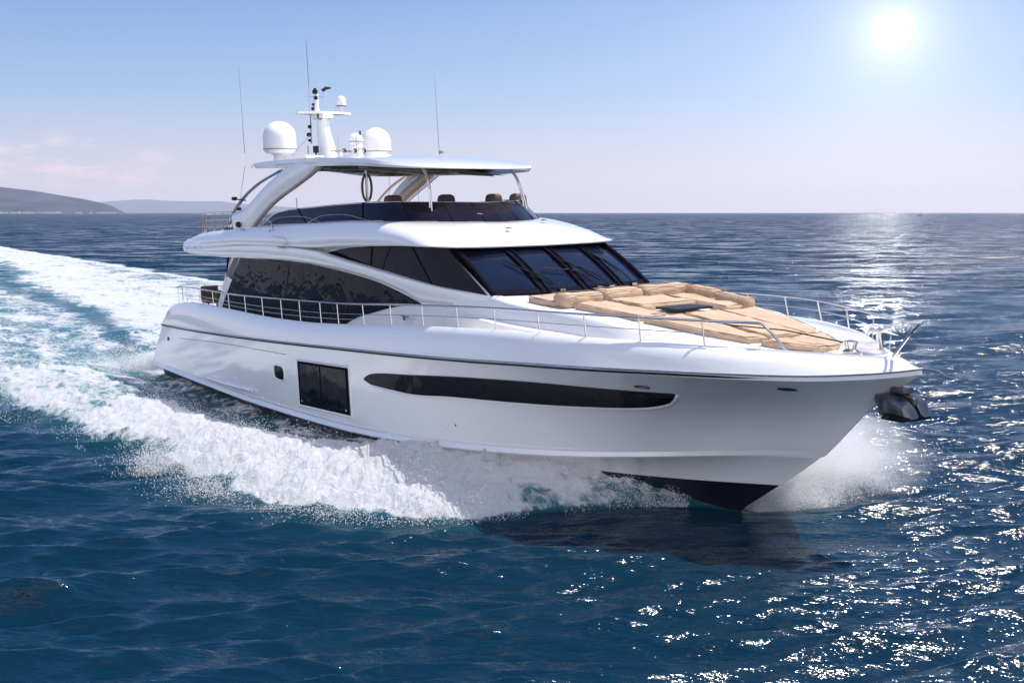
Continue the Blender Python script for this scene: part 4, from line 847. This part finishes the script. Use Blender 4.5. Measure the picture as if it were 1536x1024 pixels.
off2 = N(t, 'ShaderNodeVectorMath', operation='MULTIPLY'); L.new(off.outputs[0], off2.inputs[0]); off2.inputs[1].default_value = (1.8, 5.0, 0)
off3 = N(t, 'ShaderNodeVectorMath', operation='SCALE'); L.new(off2.outputs[0], off3.inputs[0]); L.new(fa.outputs['Fac'], off3.inputs['Scale'])
nn_ = N(t, 'ShaderNodeVectorMath', operation='ADD'); L.new(b1.outputs[0], nn_.inputs[0]); L.new(off3.outputs[0], nn_.inputs[1])
nz_ = N(t, 'ShaderNodeVectorMath', operation='NORMALIZE'); L.new(nn_.outputs[0], nz_.inputs[0]); L.new(nz_.outputs[0], pw.inputs['Normal'])
pf.inputs['Base Color'].default_value = (.62, .64, .68, 1); pf.inputs['Roughness'].default_value = .7
pf.inputs['Subsurface Weight'].default_value = 0.0
nb = noise(wa.outputs[0], 9.0, 6, .7); nb3 = noise(tcn.outputs['Object'], 34.0, 4, .7); hb = math_(t, 'ADD', math_(t, 'ADD', math_(t, 'MULTIPLY', nb.outputs[0], .13), math_(t, 'MULTIPLY', nb3.outputs[0], .035)), math_(t, 'MULTIPLY', n1.outputs[0], .25))
b2 = N(t, 'ShaderNodeBump'); b2.inputs['Strength'].default_value = 1.0; b2.inputs['Distance'].default_value = .6; L.new(hb, b2.inputs['Height']); L.new(b2.outputs[0], pf.inputs['Normal'])
L.new(fmk, mx.inputs[0]); L.new(pw.outputs[0], mx.inputs[1]); ftr = N(t, 'ShaderNodeBsdfTranslucent'); ftr.inputs['Color'].default_value = (.70, .76, .80, 1); fmx = N(t, 'ShaderNodeMixShader'); fmx.inputs[0].default_value = .30; L.new(pf.outputs[0], fmx.inputs[1]); L.new(ftr.outputs[0], fmx.inputs[2]); L.new(fmx.outputs[0], mx.inputs[2]); L.new(mx.outputs[0], out_.inputs[0])
me.materials.append(m)

# ------------------------------------------------------------------ SPRAY: real droplets
sm_ = bpy.data.materials.new('spray_white'); sm_.use_nodes = True; t = sm_.node_tree; t.nodes.clear()
o_ = N(t, 'ShaderNodeOutputMaterial'); d_ = N(t, 'ShaderNodeBsdfDiffuse'); tr = N(t, 'ShaderNodeBsdfTranslucent'); x_ = N(t, 'ShaderNodeMixShader')
for b in (d_, tr): b.inputs['Color'].default_value = (.95, .96, .98, 1)
x_.inputs[0].default_value = .5; t.links.new(d_.outputs[0], x_.inputs[1]); t.links.new(tr.outputs[0], x_.inputs[2]); t.links.new(x_.outputs[0], o_.inputs[0])
tet = np.array([(1, 1, 1), (1, -1, -1), (-1, 1, -1), (-1, -1, 1)], float) / 1.732
def droplets(name, C, r, label):
    n = len(C); a = rng.random((n, 3)) * 6.283
    ca, sa = np.cos(a), np.sin(a); z0 = np.zeros(n); o1 = np.ones(n)
    Rz = np.stack([ca[:, 0], -sa[:, 0], z0, sa[:, 0], ca[:, 0], z0, z0, z0, o1], 1).reshape(n, 3, 3)
    Rx = np.stack([o1, z0, z0, z0, ca[:, 1], -sa[:, 1], z0, sa[:, 1], ca[:, 1]], 1).reshape(n, 3, 3)
    V = np.einsum('nij,njk,lk->nli', Rz, Rx, tet) * r[:, None, None] + C[:, None, :]
    fi = np.array([(0, 1, 2), (0, 3, 1), (0, 2, 3), (1, 3, 2)]); Fi = (np.arange(n)[:, None, None] * 4 + fi[None]).reshape(-1, 3).astype(np.int32)
    me = bpy.data.meshes.new(name); me.vertices.add(n * 4); me.vertices.foreach_set('co', V.astype(np.float32).ravel())
    me.loops.add(Fi.size); me.loops.foreach_set('vertex_index', Fi.ravel()); me.polygons.add(len(Fi)); me.polygons.foreach_set('loop_start', np.arange(0, Fi.size, 3, dtype=np.int32))
    me.update(calc_edges=True); me.materials.append(sm_); ob = bpy.data.objects.new(name, me); scene.collection.objects.link(ob)
    tag(ob, label, 'spray', None, 'stuff'); return ob
def on_water(xs, ys):
    X_, Y_ = to_world(xs, ys); _, _, z = wake(X_, Y_); return X_, Y_, z
def sizes(n, lo, hi, p=3.0): return lo + (hi - lo) * rng.random(n) ** p
# starboard bow wave
n = 120000; x = -.8 - 9.5 * rng.random(n) ** .9; u = rng.random(n) ** .8; yi, yo = np.maximum(inner(x), .2), outer(x)
u = np.where(rng.random(n) < .50, 1 + rng.normal(0, .08, n), u)
y = yi + (yo - yi) * u; X_, Y_, z = on_water(x, y); clump = fbm(x * 1.3, y * 1.3, 4, 41)
keep = (clump > rng.random(n) * .35 + .36) & (rng.random(n) < .25 + .75 * sm(.45, .85, u))
hh = np.minimum(rng.exponential(1, n), 3.2) * np.interp(x, [-11, -8, -5, -2, -.8], [.07, .16, .24, .16, .05]) * (.4 + 1.8 * np.clip(clump - .4, 0, 1) * 2)
C = np.stack([X_, Y_, z + hh], 1)[keep]; droplets('bow_spray', C, sizes(len(C), .004, .017, 4), 'white spray bursting off the bow wave along the near side of the hull')
# port bow spray: a plume rising beyond the stem
n = 320000; x = 1.0 - 6.0 * rng.random(n) ** 1.2; s_ = np.clip(np.abs(rng.normal(.36, .30, n)), 0, 1.5); yo = np.interp(x, [-6, -4, -2, -.5, .5, 1.0], [9, 8, 7, 5.6, 3.8, 1.8])
y = .15 + (yo - .15) * s_; x = x + .9 * (fbm(y * 1.1, x * 1.1, 3, 71) - .55) + np.minimum(0, rng.normal(.2, .5, n)); x = np.minimum(x, .15 + .65 * y - rng.exponential(.12, n)); X_, Y_, z = on_water(x, -y)
pk = np.exp(-((s_ - .38) / .42) ** 2) * np.interp(x, [-6, -3, -1, .3, 1.0], [1.0, 1.4, 1.35, .8, .2]) * (.55 + .9 * fbm(x * .9 + 3, y * .9, 3, 51))
hh = np.abs(rng.normal(0, .70, n)) * pk + .02; C = np.stack([X_, Y_, np.maximum(z, 0) + hh], 1)
droplets('bow_spray', C, sizes(len(C), .003, .012, 4), 'bright spray plume rising on the far side of the bow, seen past the stem')
# fine mist hanging in the plumes: closed lumps with a soft-edged volume
def mist(name, c, rad, dens, label):
    bm = bmesh.new(); bmesh.ops.create_icosphere(bm, subdivisions=4, radius=1.0)
    me = bpy.data.meshes.new(name); bm.to_mesh(me); bm.free(); o = bpy.data.objects.new(name, me); scene.collection.objects.link(o)
    wx, wy = to_world(c[0], c[1]); o.location = (wx, wy, c[2]); o.scale = rad; o.rotation_euler = (0, 0, R(-55.5)); tag(o, label, 'spray', None, 'stuff')
    mt = bpy.data.materials.new(name + '_air'); mt.use_nodes = True; t = mt.node_tree; t.nodes.clear(); ou = N(t, 'ShaderNodeOutputMaterial'); v = N(t, 'ShaderNodeVolumePrincipled')
    tc_ = N(t, 'ShaderNodeTexCoord'); ln = N(t, 'ShaderNodeVectorMath', operation='LENGTH'); t.links.new(tc_.outputs['Object'], ln.inputs[0])
    nz = N(t, 'ShaderNodeTexNoise'); nz.inputs['Scale'].default_value = 2.6; nz.inputs['Detail'].default_value = 4; t.links.new(tc_.outputs['Object'], nz.inputs['Vector'])
    d = math_(t, 'SUBTRACT', 1.0, ln.outputs['Value']); d = math_(t, 'ADD', d, math_(t, 'MULTIPLY', math_(t, 'SUBTRACT', nz.outputs[0], .55), 1.5)); d = math_(t, 'MAXIMUM', d, 0.0)
    edge_ = math_(t, 'MULTIPLY', math_(t, 'SUBTRACT', 1.0, ln.outputs['Value']), 5.0, clamp=True)
    t.links.new(math_(t, 'MULTIPLY', math_(t, 'MULTIPLY', d, edge_), dens), v.inputs['Density']); v.inputs['Color'].default_value = (1, 1, 1, 1); v.inputs['Anisotropy'].default_value = .05
    t.links.new(v.outputs[0], ou.inputs['Volume']); me.materials.append(mt)
mist('bow_mist', (-1.4, -3.3, .45), (2.8, 3.0, 1.05), 1.3, 'glowing mist over the spray on the far side of the bow')
# trailing crest and stern
n = 70000; x = -9 - 26 * rng.random(n) ** 1.1; u = np.clip(rng.normal(.5, .35, n), -.15, 1.08); yi, yo = inner(x), outer(x); y = yi + (yo - yi) * u
X_, Y_, z = on_water(x, y); cl = fbm(x * 1.1, y * 1.1, 4, 61); keep = cl > .40 + rng.random(n) * .2
C = np.stack([X_, Y_, z + rng.exponential(.09, n) * (cl * 2)], 1)[keep]; droplets('wake_spray', C, sizes(len(C), .004, .016), 'flecks of spray over the long breaking crest trailing to the left')
n = 26000; x = -25.6 - rng.exponential(1.8, n); y = rng.normal(2.6, .9, n); X_, Y_, z = on_water(x, y)
C = np.stack([X_, Y_, np.maximum(z, -.2) + np.abs(rng.normal(0, .30, n)) * np.exp(-np.abs(x + 26) / 3)], 1); droplets('stern_spray', C, sizes(n, .006, .022), 'low white splash at the corner of the stern')

# ------------------------------------------------------------------ FAR SHORE, SAIL
def ridge(name, d, pts, depth, mat, zadd=0):
    """pts: (azimuth tangent, height) of the skyline at distance d; real terrain with a front slope"""
    xs = np.linspace(pts[0][0], pts[-1][0], 260); f = pch([p[0] for p in pts], [p[1] for p in pts]); rows = []
    for v in np.linspace(0, 1, 26):
        yy = d - depth * (1 - v); r = []
        for x in xs:
            h = float(f(x)); nz = fbm(np.array([x * d * .004]), np.array([yy * .004 + v * 2]), 5, 3)[0]
            r.append((x * d, yy, h * (v ** .75) * (.80 + .40 * nz * (1 - v) + .2 * v) - 2 * (1 - v)))
        rows.append(r)
    g = G(); g.grid(rows); me = bpy.data.meshes.new(name); me.from_pydata(g.v, [], g.f); me.materials.append(mat)
    o = bpy.data.objects.new(name, me); scene.collection.objects.link(o); o['kind'] = 'structure'; return o
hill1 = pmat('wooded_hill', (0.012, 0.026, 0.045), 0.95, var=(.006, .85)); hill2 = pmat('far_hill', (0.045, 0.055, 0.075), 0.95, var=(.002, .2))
D1, D2 = 6500, 20000
def hz(px, py):   # helper numbers were measured once: direction tangents
    u = (px - 768) / 1664.3; v = (512 - py) / 1664.3; y = .99334 + v * .1152; z = -.1152 + v * .99334; return u / y, z / y
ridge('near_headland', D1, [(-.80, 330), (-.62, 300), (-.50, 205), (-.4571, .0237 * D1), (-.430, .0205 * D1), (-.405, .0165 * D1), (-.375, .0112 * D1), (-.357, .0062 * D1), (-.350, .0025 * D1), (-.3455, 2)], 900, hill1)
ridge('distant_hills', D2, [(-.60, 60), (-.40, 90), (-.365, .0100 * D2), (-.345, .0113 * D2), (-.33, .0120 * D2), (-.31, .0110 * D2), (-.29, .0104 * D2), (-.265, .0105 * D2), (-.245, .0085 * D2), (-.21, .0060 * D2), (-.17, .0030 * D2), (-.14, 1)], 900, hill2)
# pale rocks and buildings strewn along the foot of the headland
g = G(); hm = pmat('shore_white', (.55, .52, .50), .9)
for k in range(46):
    tx = -.47 + .118 * random.random(); yy = D1 - 905 + random.random() * 40; w_ = random.uniform(5, 18); g.box((tx * yy, yy, 4), (w_ * 1.6, 8, random.uniform(4, 12)), random.random() * .3)
me = bpy.data.meshes.new('shoreline_rocks'); me.from_pydata(g.v, [], g.f); me.materials.append(hm); so_ = bpy.data.objects.new('shoreline_rocks', me); scene.collection.objects.link(so_)
tag(so_, 'pale rocks and surf along the foot of the far headland', 'shoreline', None, 'stuff')
# small sailing boat near the horizon
sb_ = bpy.data.objects.new('sailing_boat', None); scene.collection.objects.link(sb_)
dd = 1900; sb_.location = (.3655 * dd, dd, 0); sb_.rotation_euler = (0, 0, R(200)); tag(sb_, 'tiny dark sailing boat on the glittering horizon at the right', 'boat')
g = G(); rows = []
for x, w_, z in ((-5, .9, .9), (-2, 1.5, .8), (2, 1.4, .9), (5, .5, 1.2), (6, .02, 1.4)): rows.append([(x, w_, z), (x, w_ * .7, -.2), (x, -w_ * .7, -.2), (x, -w_, z)])
g.grid(rows, closed_v=True)
def plain(g, name, mat, par):
    me = bpy.data.meshes.new(name); me.from_pydata(g.v, [], g.f); me.materials.append(mat); o = bpy.data.objects.new(name, me); scene.collection.objects.link(o); o.parent = par; return o
plain(g, 'hull', M['frame'], sb_); plain(G().tube([(0, 0, .5), (0, 0, 9)], .09, 6), 'mast', M['frame'], sb_)
plain(G().prism([(0, .03), (-4, .03), (-4, -.03), (0, -.03)], 1.8, [6.5, 2.2, 2.2, 6.5]), 'sail', M['rope'], sb_)

# ------------------------------------------------------------------ HAZE
hb = bpy.data.meshes.new('haze'); bm = bmesh.new(); bmesh.ops.create_cube(bm, size=1.0); bm.to_mesh(hb); bm.free()
ho = bpy.data.objects.new('haze', hb); scene.collection.objects.link(ho); ho.scale = (46000, 46000, 361); ho.location = (0, 0, 177.5); tag(ho, 'thin pale sea haze', 'haze', None, 'stuff')
hm = bpy.data.materials.new('haze_air'); hm.use_nodes = True; t = hm.node_tree; t.nodes.clear(); o_ = N(t, 'ShaderNodeOutputMaterial'); v_ = N(t, 'ShaderNodeVolumePrincipled')
v_.inputs['Color'].default_value = (.88, .88, 1.0, 1); v_.inputs['Density'].default_value = .000045; v_.inputs['Anisotropy'].default_value = .2
t.links.new(v_.outputs[0], o_.inputs['Volume']); hb.materials.append(hm)
